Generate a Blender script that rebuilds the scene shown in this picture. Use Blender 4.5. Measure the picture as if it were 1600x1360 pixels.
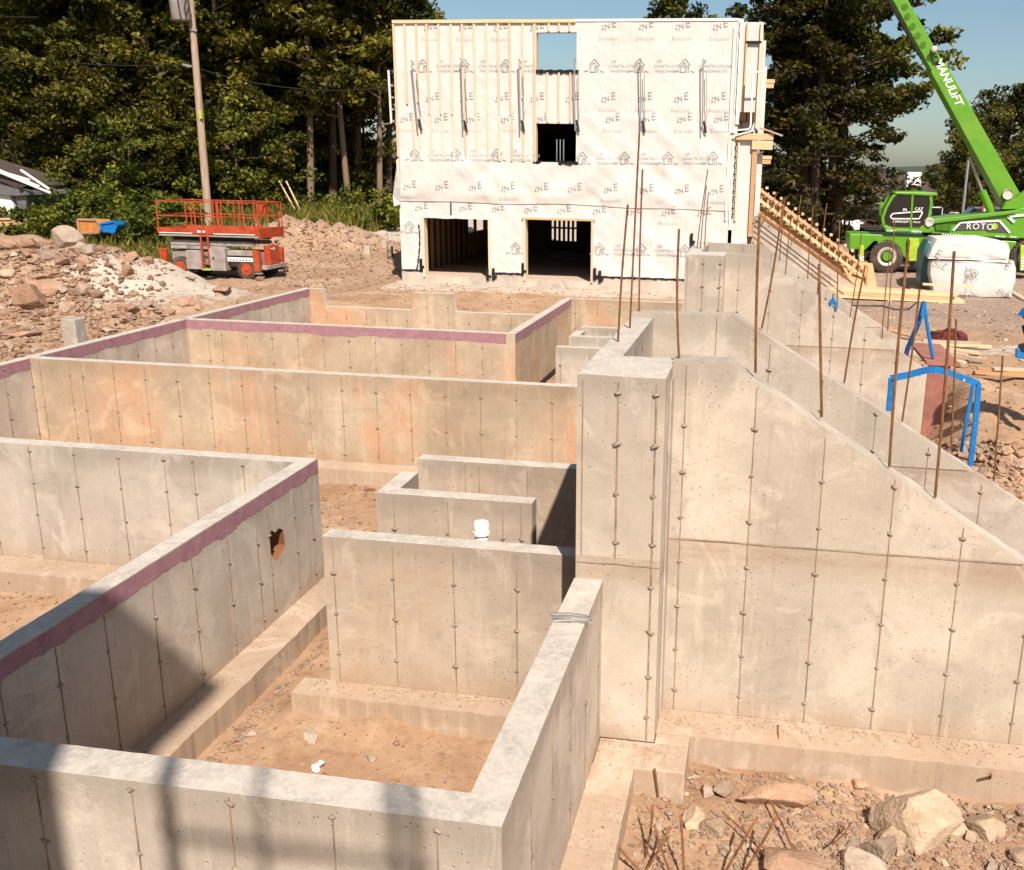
import bpy, bmesh, math, random
import numpy as np
from mathutils import Vector, Matrix, noise, geometry
random.seed(7); rng = np.random.default_rng(7)
for o in list(bpy.data.objects): bpy.data.objects.remove(o)
S = bpy.context.scene
COL = S.collection
rad = math.radians

# ---------------------------------------------------------------- camera
CAMZ = 4.95
YAW, PITCH, ROLL = rad(-8.8325), rad(-14.8144), rad(1.0655)
FPX, CX, CY = 1486.5, 956.1, 660.7          # focal length and principal point of the (cropped) photo, in its pixels
_f = Vector((math.sin(YAW)*math.cos(PITCH), math.cos(YAW)*math.cos(PITCH), math.sin(PITCH)))
_r = Vector((math.cos(YAW), -math.sin(YAW), 0)); _u = _r.cross(_f)
_c, _s = math.cos(ROLL), math.sin(ROLL)
RT, UP, FW = _c*_r + _s*_u, -_s*_r + _c*_u, _f
cam = bpy.data.cameras.new('camera'); camo = bpy.data.objects.new('camera', cam); COL.objects.link(camo)
cam.sensor_fit = 'HORIZONTAL'; cam.sensor_width = 36; cam.lens = 36*FPX/1600
cam.shift_x = -(CX-800)/1600; cam.shift_y = (CY-680)/1600
cam.clip_end = 9000; cam.clip_start = .05
camo.matrix_world = Matrix(((RT.x, UP.x, -FW.x, 0), (RT.y, UP.y, -FW.y, 0), (RT.z, UP.z, -FW.z, CAMZ), (0, 0, 0, 1)))
S.camera = camo
S.render.resolution_x, S.render.resolution_y = 1024, 870

def ray(px, py): return RT*((px-CX)/FPX) + UP*(-(py-CY)/FPX) + FW
def at(px, py, Y):                            # the point of a vertical plane at depth Y seen at a pixel
    d = ray(px, py); d = d*(Y/d.y); return Vector((d.x, d.y, d.z+CAMZ))
def onz(px, py, z):                           # the point of a level plane seen at a pixel
    d = ray(px, py); d = d*((z-CAMZ)/d.z); return Vector((d.x, d.y, z))

# ---------------------------------------------------------------- sky, sun, exposure
SUN = Vector((.47, -1, 1.21)).normalized()
sel = math.asin(SUN.z)
W = bpy.data.worlds.new('World'); S.world = W; W.use_nodes = True
nt = W.node_tree; bg = nt.nodes['Background']
sky = nt.nodes.new('ShaderNodeTexSky'); sky.sky_type = 'NISHITA'; sky.sun_disc = False
sky.sun_elevation = sel; sky.sun_rotation = math.atan2(SUN.x, SUN.y)
sky.altitude = 0; sky.air_density = 1.0; sky.dust_density = 1.3; sky.ozone_density = 8.0
wb = nt.nodes.new('ShaderNodeMix'); wb.data_type = 'RGBA'; wb.blend_type = 'MULTIPLY'; wb.inputs[0].default_value = 1
wb.inputs[7].default_value = (1, .865, .665, 1)          # the photo's warm white balance, over the whole sky alike
nt.links.new(sky.outputs[0], wb.inputs[6]); nt.links.new(wb.outputs[2], bg.inputs[0]); bg.inputs[1].default_value = .076
sl = bpy.data.lights.new('sun', 'SUN'); so = bpy.data.objects.new('sun', sl); COL.objects.link(so)
sl.energy = 3.6; sl.angle = rad(.8); sl.color = (1, .89, .78)
so.rotation_euler = (-SUN).to_track_quat('-Z', 'Y').to_euler()
so.location = SUN*60
S.view_settings.view_transform = 'Standard'; S.view_settings.look = 'None'
S.view_settings.exposure = 1.04; S.view_settings.gamma = 1
S.view_settings.use_curve_mapping = False
S.cycles.max_bounces = 7; S.cycles.diffuse_bounces = 5

# ---------------------------------------------------------------- materials
class NT:
    def __init__(s, name):
        s.m = bpy.data.materials.new(name); s.m.use_nodes = True; s.t = s.m.node_tree
        s.b = s.t.nodes['Principled BSDF']; s.pos = None
    def n(s, typ, **kw):
        nd = s.t.nodes.new('ShaderNode'+typ)
        for k, v in kw.items():
            if k in nd.inputs: nd.inputs[k].default_value = v
            else: setattr(nd, k, v)
        return nd
    def l(s, a, b): s.t.links.new(a, b)
    def P(s):
        if not s.pos: s.pos = s.n('NewGeometry').outputs['Position']
        return s.pos
    def obj(s): return s.n('TexCoord').outputs['Object']
    def noise(s, sc, det=4, rough=.55, vec=None, stretch=None, dist=0):
        nd = s.n('TexNoise'); nd.inputs['Scale'].default_value = sc; nd.inputs['Detail'].default_value = det
        nd.inputs['Roughness'].default_value = rough; nd.inputs['Distortion'].default_value = dist
        v = vec or s.P()
        if stretch:
            mp = s.n('Mapping'); mp.inputs['Scale'].default_value = stretch; s.l(v, mp.inputs[0]); v = mp.outputs[0]
        s.l(v, nd.inputs['Vector']); return nd.outputs[0]
    def ramp(s, fac, stops):
        r = s.n('ValToRGB'); e = r.color_ramp.elements
        while len(e) < len(stops): e.new(.5)
        for i, (p, c) in enumerate(stops):
            e[i].position = p; e[i].color = (c, c, c, 1) if not hasattr(c, '__len__') else (*c, 1)
        s.l(fac, r.inputs[0]); return r.outputs[0]
    def mix(s, fac, a, b, mode='MIX'):
        m = s.n('Mix', data_type='RGBA', blend_type=mode)
        for i, v in ((0, fac), (6, a), (7, b)):
            if hasattr(v, 'is_linked') or isinstance(v, bpy.types.NodeSocket): s.l(v, m.inputs[i])
            elif i == 0: m.inputs[0].default_value = v
            else: m.inputs[i].default_value = (*v, 1)
        return m.outputs[2]
    def math(s, op, a, b=0, c=0):
        m = s.n('Math', operation=op)
        for i, v in enumerate((a, b, c)):
            if isinstance(v, bpy.types.NodeSocket): s.l(v, m.inputs[i])
            else: m.inputs[i].default_value = v
        return m.outputs[0]
    def sep(s, v=None):
        x = s.n('SeparateXYZ'); s.l(v or s.P(), x.inputs[0]); return x.outputs
    def bump(s, h, strength=.5, dist=.01):
        b = s.n('Bump'); b.inputs['Strength'].default_value = strength; b.inputs['Distance'].default_value = dist
        s.l(h, b.inputs['Height']); s.l(b.outputs[0], s.b.inputs['Normal'])
    def out(s, col, rough=.8, metal=0, spec=.3):
        if isinstance(col, bpy.types.NodeSocket): s.l(col, s.b.inputs['Base Color'])
        else: s.b.inputs['Base Color'].default_value = (*col, 1)
        if isinstance(rough, bpy.types.NodeSocket): s.l(rough, s.b.inputs['Roughness'])
        else: s.b.inputs['Roughness'].default_value = rough
        s.b.inputs['Metallic'].default_value = metal; s.b.inputs['Specular IOR Level'].default_value = spec
        return s.m

def simple(name, c, rough=.6, metal=0, var=.25, sc=6, dirt=None, spec=.3, bump=0):
    t = NT(name); n = t.noise(sc, 5, vec=t.obj())
    lo = tuple(x*(1-var) for x in c); hi = tuple(min(1, x*(1+var*.6)) for x in c)
    col = t.ramp(n, [(.3, lo), (.7, hi)])
    if dirt:
        n2 = t.noise(sc*.35, 6, .65, vec=t.obj()); col = t.mix(t.ramp(n2, [(.48, 0), (.68, .75)]), col, dirt)
    if bump: t.bump(t.noise(sc*4, 4, vec=t.obj()), .4, bump)
    return t.out(col, rough, metal, spec)

def concrete(name, lo, hi, ochre=0, ochre_c=(.5, .25, .11), band=None, top=1.53, dark=.5):
    t = NT(name); P = t.P(); x, y, z = t.sep()
    big = t.noise(.9, 7, .62, dist=.4); med = t.noise(5, 6, .6); fine = t.noise(70, 3, .6)
    col = t.ramp(big, [(.25, lo), (.5, tuple((a*.45+b*.55) for a, b in zip(lo, hi))), (.72, hi)])
    # each form panel took its own tone
    k = t.math('ADD', t.math('FLOOR', t.math('MULTIPLY', t.math('ADD', x, .01), 1/.61)), t.math('MULTIPLY', 7.0, t.math('FLOOR', t.math('MULTIPLY', t.math('ADD', y, .03), 1/.61))))
    wn = t.n('TexWhiteNoise', noise_dimensions='1D'); t.l(k, wn.inputs['W'])
    pt = t.ramp(wn.outputs[0], [(0, (.90, .89, .89)), (1, (1.05, 1.04, 1.02))])
    col = t.mix(1, col, pt, 'MULTIPLY')
    if ochre:
        o1 = t.noise(.55, 5, .6, stretch=(1, 1, .5), dist=.6)
        po = t.ramp(wn.outputs[0], [(.35, .35), (.95, 1)])
        f = t.math('MULTIPLY', t.ramp(o1, [(.47, 0), (.60, ochre)]), po)
        col = t.mix(f, col, ochre_c)
        col = t.mix(t.math('MULTIPLY', t.ramp(t.noise(1.7, 6, .7), [(.5, 0), (.75, .5)]), 1.0), col, tuple(c*.75 for c in lo))
    # damp darker skin under the pour line, with its own ragged outline
    zz = t.math('ADD', z, t.math('MULTIPLY', t.math('SUBTRACT', t.noise(1.3, 5, .6), .5), .35))
    tb = t.n('MapRange'); t.l(zz, tb.inputs[0]); tb.inputs[1].default_value = top-.30; tb.inputs[2].default_value = top-.10
    tb.inputs[3].default_value = 0; tb.inputs[4].default_value = dark
    col = t.mix(tb.outputs[0], col, tuple(c*.72 for c in lo))
    if band:                                   # rusty run-off below the cold joint
        b1 = t.n('MapRange'); t.l(zz, b1.inputs[0]); b1.inputs[1].default_value = band-.36; b1.inputs[2].default_value = band-.12
        b2 = t.math('LESS_THAN', z, band)
        fb = t.math('MULTIPLY', t.math('MULTIPLY', b1.outputs[0], b2), t.ramp(t.noise(2.2, 6, .65, stretch=(.5, .5, 3)), [(.35, .15), (.7, .7)]))
        col = t.mix(fb, col, (.27, .17, .10))
    # soil splashed on the foot of the wall
    sp = t.n('MapRange'); t.l(t.math('ADD', z, t.math('MULTIPLY', t.math('SUBTRACT', med, .5), .5)), sp.inputs[0])
    sp.inputs[1].default_value = .28; sp.inputs[2].default_value = -.02; sp.inputs[4].default_value = .55
    col = t.mix(sp.outputs[0], col, (.36, .235, .145))
    col = t.mix(t.ramp(med, [(.55, 0), (.8, .22)]), col, tuple(c*.6 for c in lo))
    st = t.noise(2.5, 6, .7, stretch=(3, 3, .35)); col = t.mix(t.ramp(st, [(.56, 0), (.72, .38)]), col, tuple(min(1, c*1.22) for c in hi))
    st2 = t.noise(3.2, 6, .72, stretch=(4, 4, .25)); col = t.mix(t.ramp(st2, [(.57, 0), (.74, .34)]), col, tuple(c*.68 for c in lo))
    pb = t.noise(1.35, 8, .68, dist=.9); col = t.mix(t.ramp(pb, [(.54, 0), (.60, .30), (.75, .42)]), col, tuple(min(1, c*1.16) for c in hi))
    pd = t.noise(2.1, 7, .7, dist=.5); col = t.mix(t.ramp(pd, [(.60, 0), (.66, .32), (.8, .5)]), col, tuple(c*.82 for c in lo))
    sv = t.n('TexVoronoi'); sv.inputs['Scale'].default_value = 5.5; t.l(P, sv.inputs['Vector'])
    spot = t.math('MULTIPLY', t.ramp(sv.outputs['Distance'], [(.06, 1), (.16, 0)]), t.ramp(t.noise(.9, 4), [(.52, 0), (.58, 1)])); col = t.mix(t.math('MULTIPLY', spot, .3), col, tuple(c*.6 for c in lo))
    # bug holes and scratches
    v = t.n('TexVoronoi'); v.inputs['Scale'].default_value = 17; t.l(P, v.inputs['Vector'])
    hole = t.math('MULTIPLY', t.ramp(v.outputs['Distance'], [(.07, 1), (.15, 0)]), t.ramp(t.noise(1.6, 4), [(.46, 0), (.53, 1)]))
    col = t.mix(t.math('MULTIPLY', hole, .38), col, (.17, .125, .09))
    col = t.mix(t.math('MULTIPLY', t.ramp(fine, [(.35, .22), (.55, 0)]), 1), col, tuple(c*.7 for c in lo))
    h = t.math('ADD', t.math('MULTIPLY', fine, .25), t.math('SUBTRACT', t.math('MULTIPLY', med, .5), hole))
    t.bump(h, .55, .012)
    return t.out(col, .9, 0, .2)

M = {}
M['conc'] = concrete('concrete', (.345, .295, .245), (.575, .51, .435))
M['conc_low'] = concrete('concrete_inner', (.335, .27, .21), (.53, .445, .36), ochre=.45, ochre_c=(.47, .29, .16))
M['conc_ochre'] = concrete('concrete_stained', (.32, .245, .17), (.52, .425, .315), ochre=.8, ochre_c=(.52, .28, .16), dark=.3)
M['conc_wing'] = concrete('concrete_wing', (.345, .295, .24), (.54, .475, .40), band=1.75, top=3.34)
M['conc_foot'] = concrete('concrete_footing', (.36, .295, .235), (.56, .48, .395), ochre=.5, ochre_c=(.47, .33, .235), top=9)
M['seam'] = simple('seam_concrete', (.31, .225, .155), .95, var=.5, sc=5)
M['tie'] = simple('tie_concrete', (.28, .22, .16), .95, var=.5, sc=20)
t = NT('trowelled_top'); n1 = t.noise(3, 7, .65, stretch=(1, 1, 1), dist=1.2); n2 = t.noise(26, 5, .65, dist=.5)
c_ = t.ramp(n1, [(.3, (.34, .305, .27)), (.7, (.54, .49, .43))]); c_ = t.mix(t.ramp(n2, [(.45, 0), (.7, .6)]), c_, (.62, .56, .47))
t.bump(t.math('ADD', n2, t.noise(90, 3)), .35, .008); M['top'] = t.out(c_, .9, 0, .2)
t = NT('sealant_purple'); n1 = t.noise(6, 5, .6); n2 = t.noise(40, 4)
c_ = t.ramp(n1, [(.3, (.26, .125, .15)), (.7, (.36, .195, .22))]); c_ = t.mix(t.ramp(n2, [(.6, 0), (.72, .5)]), c_, (.5, .38, .34)); t.bump(n2, .3, .005)
M['purple'] = t.out(c_, .75)
M['rebar'] = simple('rusty_rebar', (.19, .085, .035), .85, .1, var=.5, sc=14, dirt=(.33, .16, .065))
M['rust_hole'] = simple('soil_in_hole', (.20, .085, .035), .95)

def soil_mat():
    t = NT('soil'); P = t.P()
    a = t.n('VertexColor', layer_name='zone'); R, G, B = [t.sep(a.outputs[0])[i] for i in range(3)]
    n1 = t.noise(.7, 7, .62, dist=.5); n2 = t.noise(7, 7, .7); n3 = t.noise(45, 5, .7)
    col = t.ramp(n1, [(.28, (.265, .155, .088)), (.5, (.37, .24, .15)), (.72, (.48, .345, .235))])
    col = t.mix(t.ramp(n2, [(.5, 0), (.72, .55)]), col, (.17, .085, .042))
    col = t.mix(t.ramp(n2, [(.28, .5), (.42, 0)]), col, (.50, .37, .25))
    vo = t.n('TexVoronoi'); vo.inputs['Scale'].default_value = 26; t.l(P, vo.inputs['Vector'])
    peb = t.ramp(vo.outputs['Color'], [(.2, (.26, .17, .11)), (.9, (.52, .41, .31))])
    col = t.mix(t.math('MULTIPLY', t.ramp(vo.outputs['Distance'], [(.2, .55), (.36, 0)]), t.ramp(n1, [(.4, .2), (.6, 1)])), col, peb)
    v2 = t.n('TexVoronoi'); v2.inputs['Scale'].default_value = 14; t.l(P, v2.inputs['Vector'])
    grav = t.ramp(v2.outputs['Color'], [(.1, (.16, .12, .10)), (.9, (.36, .28, .235))])
    col = t.mix(t.math('MULTIPLY', R, t.ramp(n2, [(.3, 1), (.7, .6)])), col, grav)
    ng = t.math('ADD', G, t.math('MULTIPLY', t.math('SUBTRACT', t.noise(2.5, 7, .7), .5), 1.1))
    sand = t.ramp(n3, [(.3, (.34, .29, .235)), (.7, (.55, .48, .40))])
    col = t.mix(t.ramp(ng, [(.42, 0), (.6, 1)]), col, sand)
    nb = t.math('ADD', B, t.math('MULTIPLY', t.math('SUBTRACT', n2, .5), .8))
    gr = t.ramp(n2, [(.3, (.05, .065, .012)), (.7, (.14, .15, .035))]); col = t.mix(t.ramp(nb, [(.4, 0), (.6, 1)]), col, gr)
    t.bump(t.math('ADD', t.math('ADD', t.math('MULTIPLY', n2, .5), t.math('MULTIPLY', n3, .7)), t.math('MULTIPLY', vo.outputs['Distance'], -.7)), .4, .010)
    return t.out(col, .95, 0, .1)
M['soil'] = soil_mat()
t = NT('asphalt'); n = t.noise(.3, 6); M['asphalt'] = t.out(t.ramp(n, [(.3, (.055, .05, .048)), (.7, (.09, .082, .078))]), .9)

def rock_mat(name, a, b):
    t = NT(name); r = t.n('ObjectInfo').outputs['Random']; n = t.noise(3.5, 6, .65); n2 = t.noise(30, 4)
    col = t.ramp(n, [(.3, a), (.7, b)])
    col = t.mix(1, col, t.ramp(r, [(0, (.72, .66, .62)), (.6, (1, .97, .94)), (1, (1.22, 1.2, 1.16))]), 'MULTIPLY')
    col = t.mix(t.ramp(n2, [(.55, 0), (.75, .4)]), col, tuple(c*.6 for c in a)); t.bump(t.math('ADD', n, n2), .6, .03)
    return t.out(col, .9, 0, .2)
M['rock'] = rock_mat('rock_brown', (.25, .145, .095), (.42, .285, .20))
M['rock_pale'] = rock_mat('rock_pale', (.33, .245, .17), (.50, .40, .30))
M['rock_grey'] = rock_mat('rock_grey', (.27, .205, .16), (.41, .335, .27))

def wood(name, a, b, axis=2):
    t = NT(name); st = [9, 9, 9]; st[axis] = .5
    n = t.noise(2.2, 6, .6, vec=t.obj(), stretch=tuple(st), dist=.6); r = t.n('ObjectInfo').outputs['Random']
    col = t.ramp(n, [(.3, a), (.7, b)])
    col = t.mix(1, col, t.ramp(r, [(0, (.82, .76, .72)), (1, (1.1, 1.08, 1.06))]), 'MULTIPLY')
    return t.out(col, .75, 0, .2)
M['pine'] = wood('pine_batten', (.60, .45, .31), (.75, .60, .44))
M['pine_x'] = wood('pine_board', (.56, .39, .21), (.74, .56, .35), 0)
M['form_wood'] = wood('form_plywood', (.46, .26, .13), (.62, .41, .23), 0)
M['osb'] = wood('osb_sheathing', (.26, .13, .05), (.40, .22, .10))
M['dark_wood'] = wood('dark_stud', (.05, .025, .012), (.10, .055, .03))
M['grey_wood'] = wood('grey_timber', (.42, .32, .24), (.62, .52, .42), 0)
def wrapmat():
    t = NT('house_wrap'); n = t.noise(1.2, 6, .6); n2 = t.noise(9, 6, .65, stretch=(1, 1, .6), dist=1)
    col = t.ramp(n, [(.3, (.545, .525, .495)), (.7, (.61, .59, .56))]); col = t.mix(t.ramp(n2, [(.55, 0), (.8, .15)]), col, (.5, .45, .40))
    t.bump(t.math('ADD', t.math('ADD', t.noise(1.6, 4, .5, dist=1.2), t.math('MULTIPLY', n2, .2)), t.math('MULTIPLY', t.noise(1.1, 3, .5, stretch=(1.6, 1, .5), dist=2.5), 1.2)), .42, .06)
    return t.out(col, .5, 0, .3)
M['wrap'] = wrapmat()
M['print'] = simple('wrap_print_dark', (.28, .27, .26), .7)
M['print_l'] = simple('wrap_print_light', (.52, .49, .46), .7)
M['tape'] = simple('black_membrane', (.012, .011, .012), .5)
M['void'] = simple('unlit_interior', (.05, .03, .02), .9)
M['green'] = simple('machine_green', (.10, .29, .014), .35, 0, .12, 3, dirt=(.16, .30, .03), spec=.5)
M['green_d'] = simple('machine_green_dark', (.06, .16, .012), .45)
M['lime'] = simple('lime_paint', (.36, .50, .04), .5)
M['orange'] = simple('lift_orange', (.40, .055, .018), .55, 0, .35, 5, dirt=(.30, .10, .05))
M['lift_grey'] = simple('lift_grey', (.33, .30, .285), .55, 0, .25, 4, dirt=(.22, .15, .10))
M['pale_metal'] = simple('pale_metal', (.56, .51, .45), .45, .2, .2)
M['grey_metal'] = simple('grey_metal', (.33, .31, .30), .45, .6, .2)
M['black'] = simple('black_rubber', (.018, .016, .015), .8, 0, .3, 10)
M['tyre'] = simple('dusty_tyre', (.065, .048, .036), .9, 0, .4, 9, dirt=(.17, .115, .08))
M['white'] = simple('white_paint', (.78, .76, .72), .5, 0, .08)
M['decal_w'] = simple('decal_white', (.8, .79, .77), .5, 0, .05)
M['decal_g'] = simple('decal_grey', (.075, .07, .072), .5)
t = NT('cab_glass'); M['glass'] = t.out((.012, .011, .012), .06, 0, .8)
M['blue'] = simple('blue_paint', (.004, .16, .46), .45, 0, .25, 6, spec=.5)
M['violet'] = simple('faded_blue_steel', (.085, .075, .26), .5)
M['red'] = simple('red_paint', (.42, .03, .025), .5)
M['bag'] = simple('bag_cloth', (.16, .022, .02), .85, 0, .5, 9, dirt=(.05, .03, .03))
M['pinkpanel'] = simple('rusty_panel', (.32, .135, .10), .8, 0, .3, 3)
M['teal'] = simple('teal_film', (.04, .13, .15), .35, 0, .35, 3)
M['hiviz'] = simple('hiviz_cloth', (.62, .16, .02), .8)
M['skin'] = simple('skin', (.42, .22, .15), .6)
M['cloth'] = simple('dark_cloth', (.03, .035, .05), .9)
M['pvc'] = simple('white_pvc', (.82, .79, .74), .35, 0, .05)
M['roof'] = simple('brown_shingles', (.075, .05, .042), .9, 0, .3, 3)
M['brick'] = simple('beige_brick', (.33, .235, .165), .9, 0, .25, 4)
M['pole'] = wood('weathered_pole', (.30, .225, .165), (.56, .45, .35))
M['alum'] = simple('aluminium', (.5, .5, .5), .35, .7, .1)
M['steel_roof'] = simple('grey_roof_metal', (.19, .19, .20), .45, .4, .2)
M['bark'] = wood('bark', (.045, .028, .018), (.12, .08, .052))
M['bark_pale'] = wood('pale_bark', (.14, .095, .06), (.26, .19, .13))
def leafmat(name, a, b, c):
    t = NT(name); r = t.n('ObjectInfo').outputs['Random']; at_ = t.n('VertexColor', layer_name='tint').outputs[0]
    v = t.sep(at_)[0]
    col = t.ramp(v, [(0, a), (.55, b), (1, c)])
    col = t.mix(1, col, t.ramp(r, [(0, (.75, .75, .8)), (1, (1.2, 1.12, 1.0))]), 'MULTIPLY')
    t.out(col, .6, 0, .25)
    tr = t.n('BsdfTranslucent'); t.l(col, tr.inputs[0]); mx = t.n('MixShader'); mx.inputs[0].default_value = .32
    t.l(t.b.outputs[0], mx.inputs[1]); t.l(tr.outputs[0], mx.inputs[2]); t.l(mx.outputs[0], t.t.nodes['Material Output'].inputs[0])
    return t.m
M['leaf'] = leafmat('leaf_green', (.016, .022, .003), (.070, .083, .009), (.21, .205, .020))
M['leaf_b'] = leafmat('leaf_olive', (.020, .021, .003), (.088, .088, .009), (.23, .205, .022))
M['leaf_n'] = leafmat('needle_green', (.012, .014, .004), (.036, .035, .006), (.085, .074, .012))  # this dark tone also stands in for canopy shade in the left back rows
M['bush'] = leafmat('bush_leaf', (.035, .055, .006), (.12, .15, .016), (.27, .27, .042))
M['grass'] = leafmat('weed_green', (.06, .07, .01), (.15, .15, .024), (.28, .25, .05))

# ---------------------------------------------------------------- building helpers
class MB:
    def __init__(s): s.v = []; s.f = []; s.mi = []; s.mats = []; s.cur = 0
    def m(s, mat):
        if mat not in s.mats: s.mats.append(mat)
        s.cur = s.mats.index(mat); return s
    def add(s, vs, fs):
        k = len(s.v); s.v += [tuple(v) for v in vs]; s.f += [tuple(i+k for i in f) for f in fs]; s.mi += [s.cur]*len(fs); return s
    def box(s, a, b, M4=None):
        x0, y0, z0 = a; x1, y1, z1 = b
        vs = [Vector(p) for p in ((x0, y0, z0), (x1, y0, z0), (x1, y1, z0), (x0, y1, z0), (x0, y0, z1), (x1, y0, z1), (x1, y1, z1), (x0, y1, z1))]
        if M4: vs = [M4 @ v for v in vs]
        return s.add(vs, [(3, 2, 1, 0), (4, 5, 6, 7), (0, 1, 5, 4), (1, 2, 6, 5), (2, 3, 7, 6), (3, 0, 4, 7)])
    def tube(s, pts, r, n=8, cap=True):
        pts = [Vector(p) for p in pts]; rs = r if hasattr(r, '__len__') else [r]*len(pts)
        rings = []; up = None
        for i, p in enumerate(pts):
            d = (pts[min(i+1, len(pts)-1)] - pts[max(i-1, 0)]).normalized()
            a = d.orthogonal().normalized() if up is None else (up - d*up.dot(d)).normalized()
            up = a; b = d.cross(a)
            rings.append([p + (a*math.cos(2*math.pi*k/n) + b*math.sin(2*math.pi*k/n))*rs[i] for k in range(n)])
        vs = [v for r_ in rings for v in r_]; fs = []
        for i in range(len(pts)-1):
            for k in range(n): fs.append((i*n+k, i*n+(k+1) % n, (i+1)*n+(k+1) % n, (i+1)*n+k))
        if cap: fs += [tuple(range(n-1, -1, -1)), tuple((len(pts)-1)*n+k for k in range(n))]
        return s.add(vs, fs)
    def beam(s, a, b, w, h, up=(0, 0, 1)):
        a, b = Vector(a), Vector(b); d = (b-a).normalized(); u = Vector(up)
        sd = d.cross(u)
        if sd.length < 1e-4: sd = d.orthogonal()
        sd.normalize(); u = sd.cross(d)
        vs = [p + sd*(w/2*i) + u*(h/2*j) for p in (a, b) for i, j in ((-1, -1), (1, -1), (1, 1), (-1, 1))]
        return s.add(vs, [(0, 1, 2, 3), (7, 6, 5, 4), (0, 4, 5, 1), (1, 5, 6, 2), (2, 6, 7, 3), (3, 7, 4, 0)])
    def prism(s, poly, off):                  # polygon (3D points) pushed along a vector
        p = [Vector(q) for q in poly]; off = Vector(off); n = len(p)
        return s.add(p + [q+off for q in p], [tuple(range(n)), tuple(range(2*n-1, n-1, -1))] + [(i, i+n, (i+1) % n+n, (i+1) % n) for i in range(n)])
    def lathe(s, c, axis, prof, n=24):        # prof: (distance along axis, radius)
        c, ax = Vector(c), Vector(axis).normalized(); a = ax.orthogonal().normalized(); b = ax.cross(a)
        vs = [c + ax*h + (a*math.cos(2*math.pi*k/n)+b*math.sin(2*math.pi*k/n))*r for h, r in prof for k in range(n)]
        fs = [(i*n+k, i*n+(k+1) % n, (i+1)*n+(k+1) % n, (i+1)*n+k) for i in range(len(prof)-1) for k in range(n)]
        fs += [tuple(range(n-1, -1, -1)), tuple((len(prof)-1)*n+k for k in range(n))]
        return s.add(vs, fs)
    def ball(s, c, r, sc=(1, 1, 1), n=10):
        c = Vector(c); prof = [(math.cos(math.pi*i/n), math.sin(math.pi*i/n)) for i in range(n+1)]
        vs = [c+Vector((q*math.cos(2*math.pi*k/12)*sc[0], q*math.sin(2*math.pi*k/12)*sc[1], h*sc[2]))*r for h, q in prof for k in range(12)]
        return s.add(vs, [(i*12+k, i*12+(k+1) % 12, (i+1)*12+(k+1) % 12, (i+1)*12+k) for i in range(n) for k in range(12)])
    def build(s, name, parent=None, mat=None, smooth=False, bevel=0, local=False):
        me = bpy.data.meshes.new(name)
        off = Vector((0, 0, 0)) if (local or parent is None) else root_loc(parent)
        me.from_pydata([tuple(Vector(v)-off) for v in s.v], [], s.f)
        mats = s.mats or [mat]
        for m_ in mats: me.materials.append(m_ if not isinstance(m_, str) else M[m_])
        if s.mats: me.polygons.foreach_set('material_index', s.mi)
        bm = bmesh.new(); bm.from_mesh(me); bmesh.ops.remove_doubles(bm, verts=bm.verts, dist=1e-5)
        bmesh.ops.recalc_face_normals(bm, faces=bm.faces); bm.to_mesh(me); bm.free()
        if smooth:
            me.polygons.foreach_set('use_smooth', [True]*len(me.polygons))
            try: me.set_sharp_from_angle(angle=rad(40))
            except Exception: pass
        o = bpy.data.objects.new(name, me); COL.objects.link(o)
        LOC[o.name] = Vector(off)
        if parent: o.parent = parent
        if bevel:
            b = o.modifiers.new('bevel', 'BEVEL'); b.width = bevel; b.segments = 2; b.limit_method = 'ANGLE'; b.angle_limit = rad(40)
        return o
LOC = {}
def root_loc(o): return LOC.get(o.name, Vector((0, 0, 0)))
def tag(o, label=None, cat=None, group=None, kind=None):
    if label: o['label'] = label
    if cat: o['category'] = cat
    if group: o['group'] = group
    if kind: o['kind'] = kind
    return o
def thing(name, loc, label, cat, group=None, rz=0):
    o = bpy.data.objects.new(name, None); COL.objects.link(o); o.empty_display_size = .2
    o.location = loc; o.rotation_euler.z = rz; LOC[o.name] = Vector(loc) if not rz else Vector((0, 0, 0))
    return tag(o, label, cat, group, 'thing')
def sub(o, parent):                            # sub-part: parent is a mesh part that sits at its thing's origin
    o.parent = parent; return o
def copy_tree(o, parent=None):
    c = o.copy(); COL.objects.link(c); c.parent = parent
    for ch in list(o.children): copy_tree(ch, c)
    return c
def inst(name, me, loc, parent=None, rot=(0, 0, 0), sc=1):
    o = bpy.data.objects.new(name, me); COL.objects.link(o); o.parent = parent
    o.location = Vector(loc) - (root_loc(parent) if parent else Vector((0, 0, 0))); o.rotation_euler = rot
    o.scale = (sc, sc, sc) if not hasattr(sc, '__len__') else sc
    return o
_txt = {}
def text_geo(body, size=1.0, shear=0.0, spacing=1.0, bold=-.004):
    key = (body, shear, spacing, bold)
    if key not in _txt:
        cu = bpy.data.curves.new('text', 'FONT'); cu.body = body; cu.size = 1; cu.shear = shear; cu.space_character = spacing
        cu.align_x = 'CENTER'; cu.align_y = 'CENTER'; cu.resolution_u = 2; cu.offset = bold
        o = bpy.data.objects.new('text', cu); COL.objects.link(o)
        me = bpy.data.meshes.new_from_object(o.evaluated_get(bpy.context.evaluated_depsgraph_get()))
        _txt[key] = ([tuple(v.co) for v in me.vertices], [tuple(p.vertices) for p in me.polygons])
        bpy.data.objects.remove(o); bpy.data.curves.remove(cu); bpy.data.meshes.remove(me)
    vs, fs = _txt[key]
    return [(v[0]*size, v[1]*size) for v in vs], fs
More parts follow.
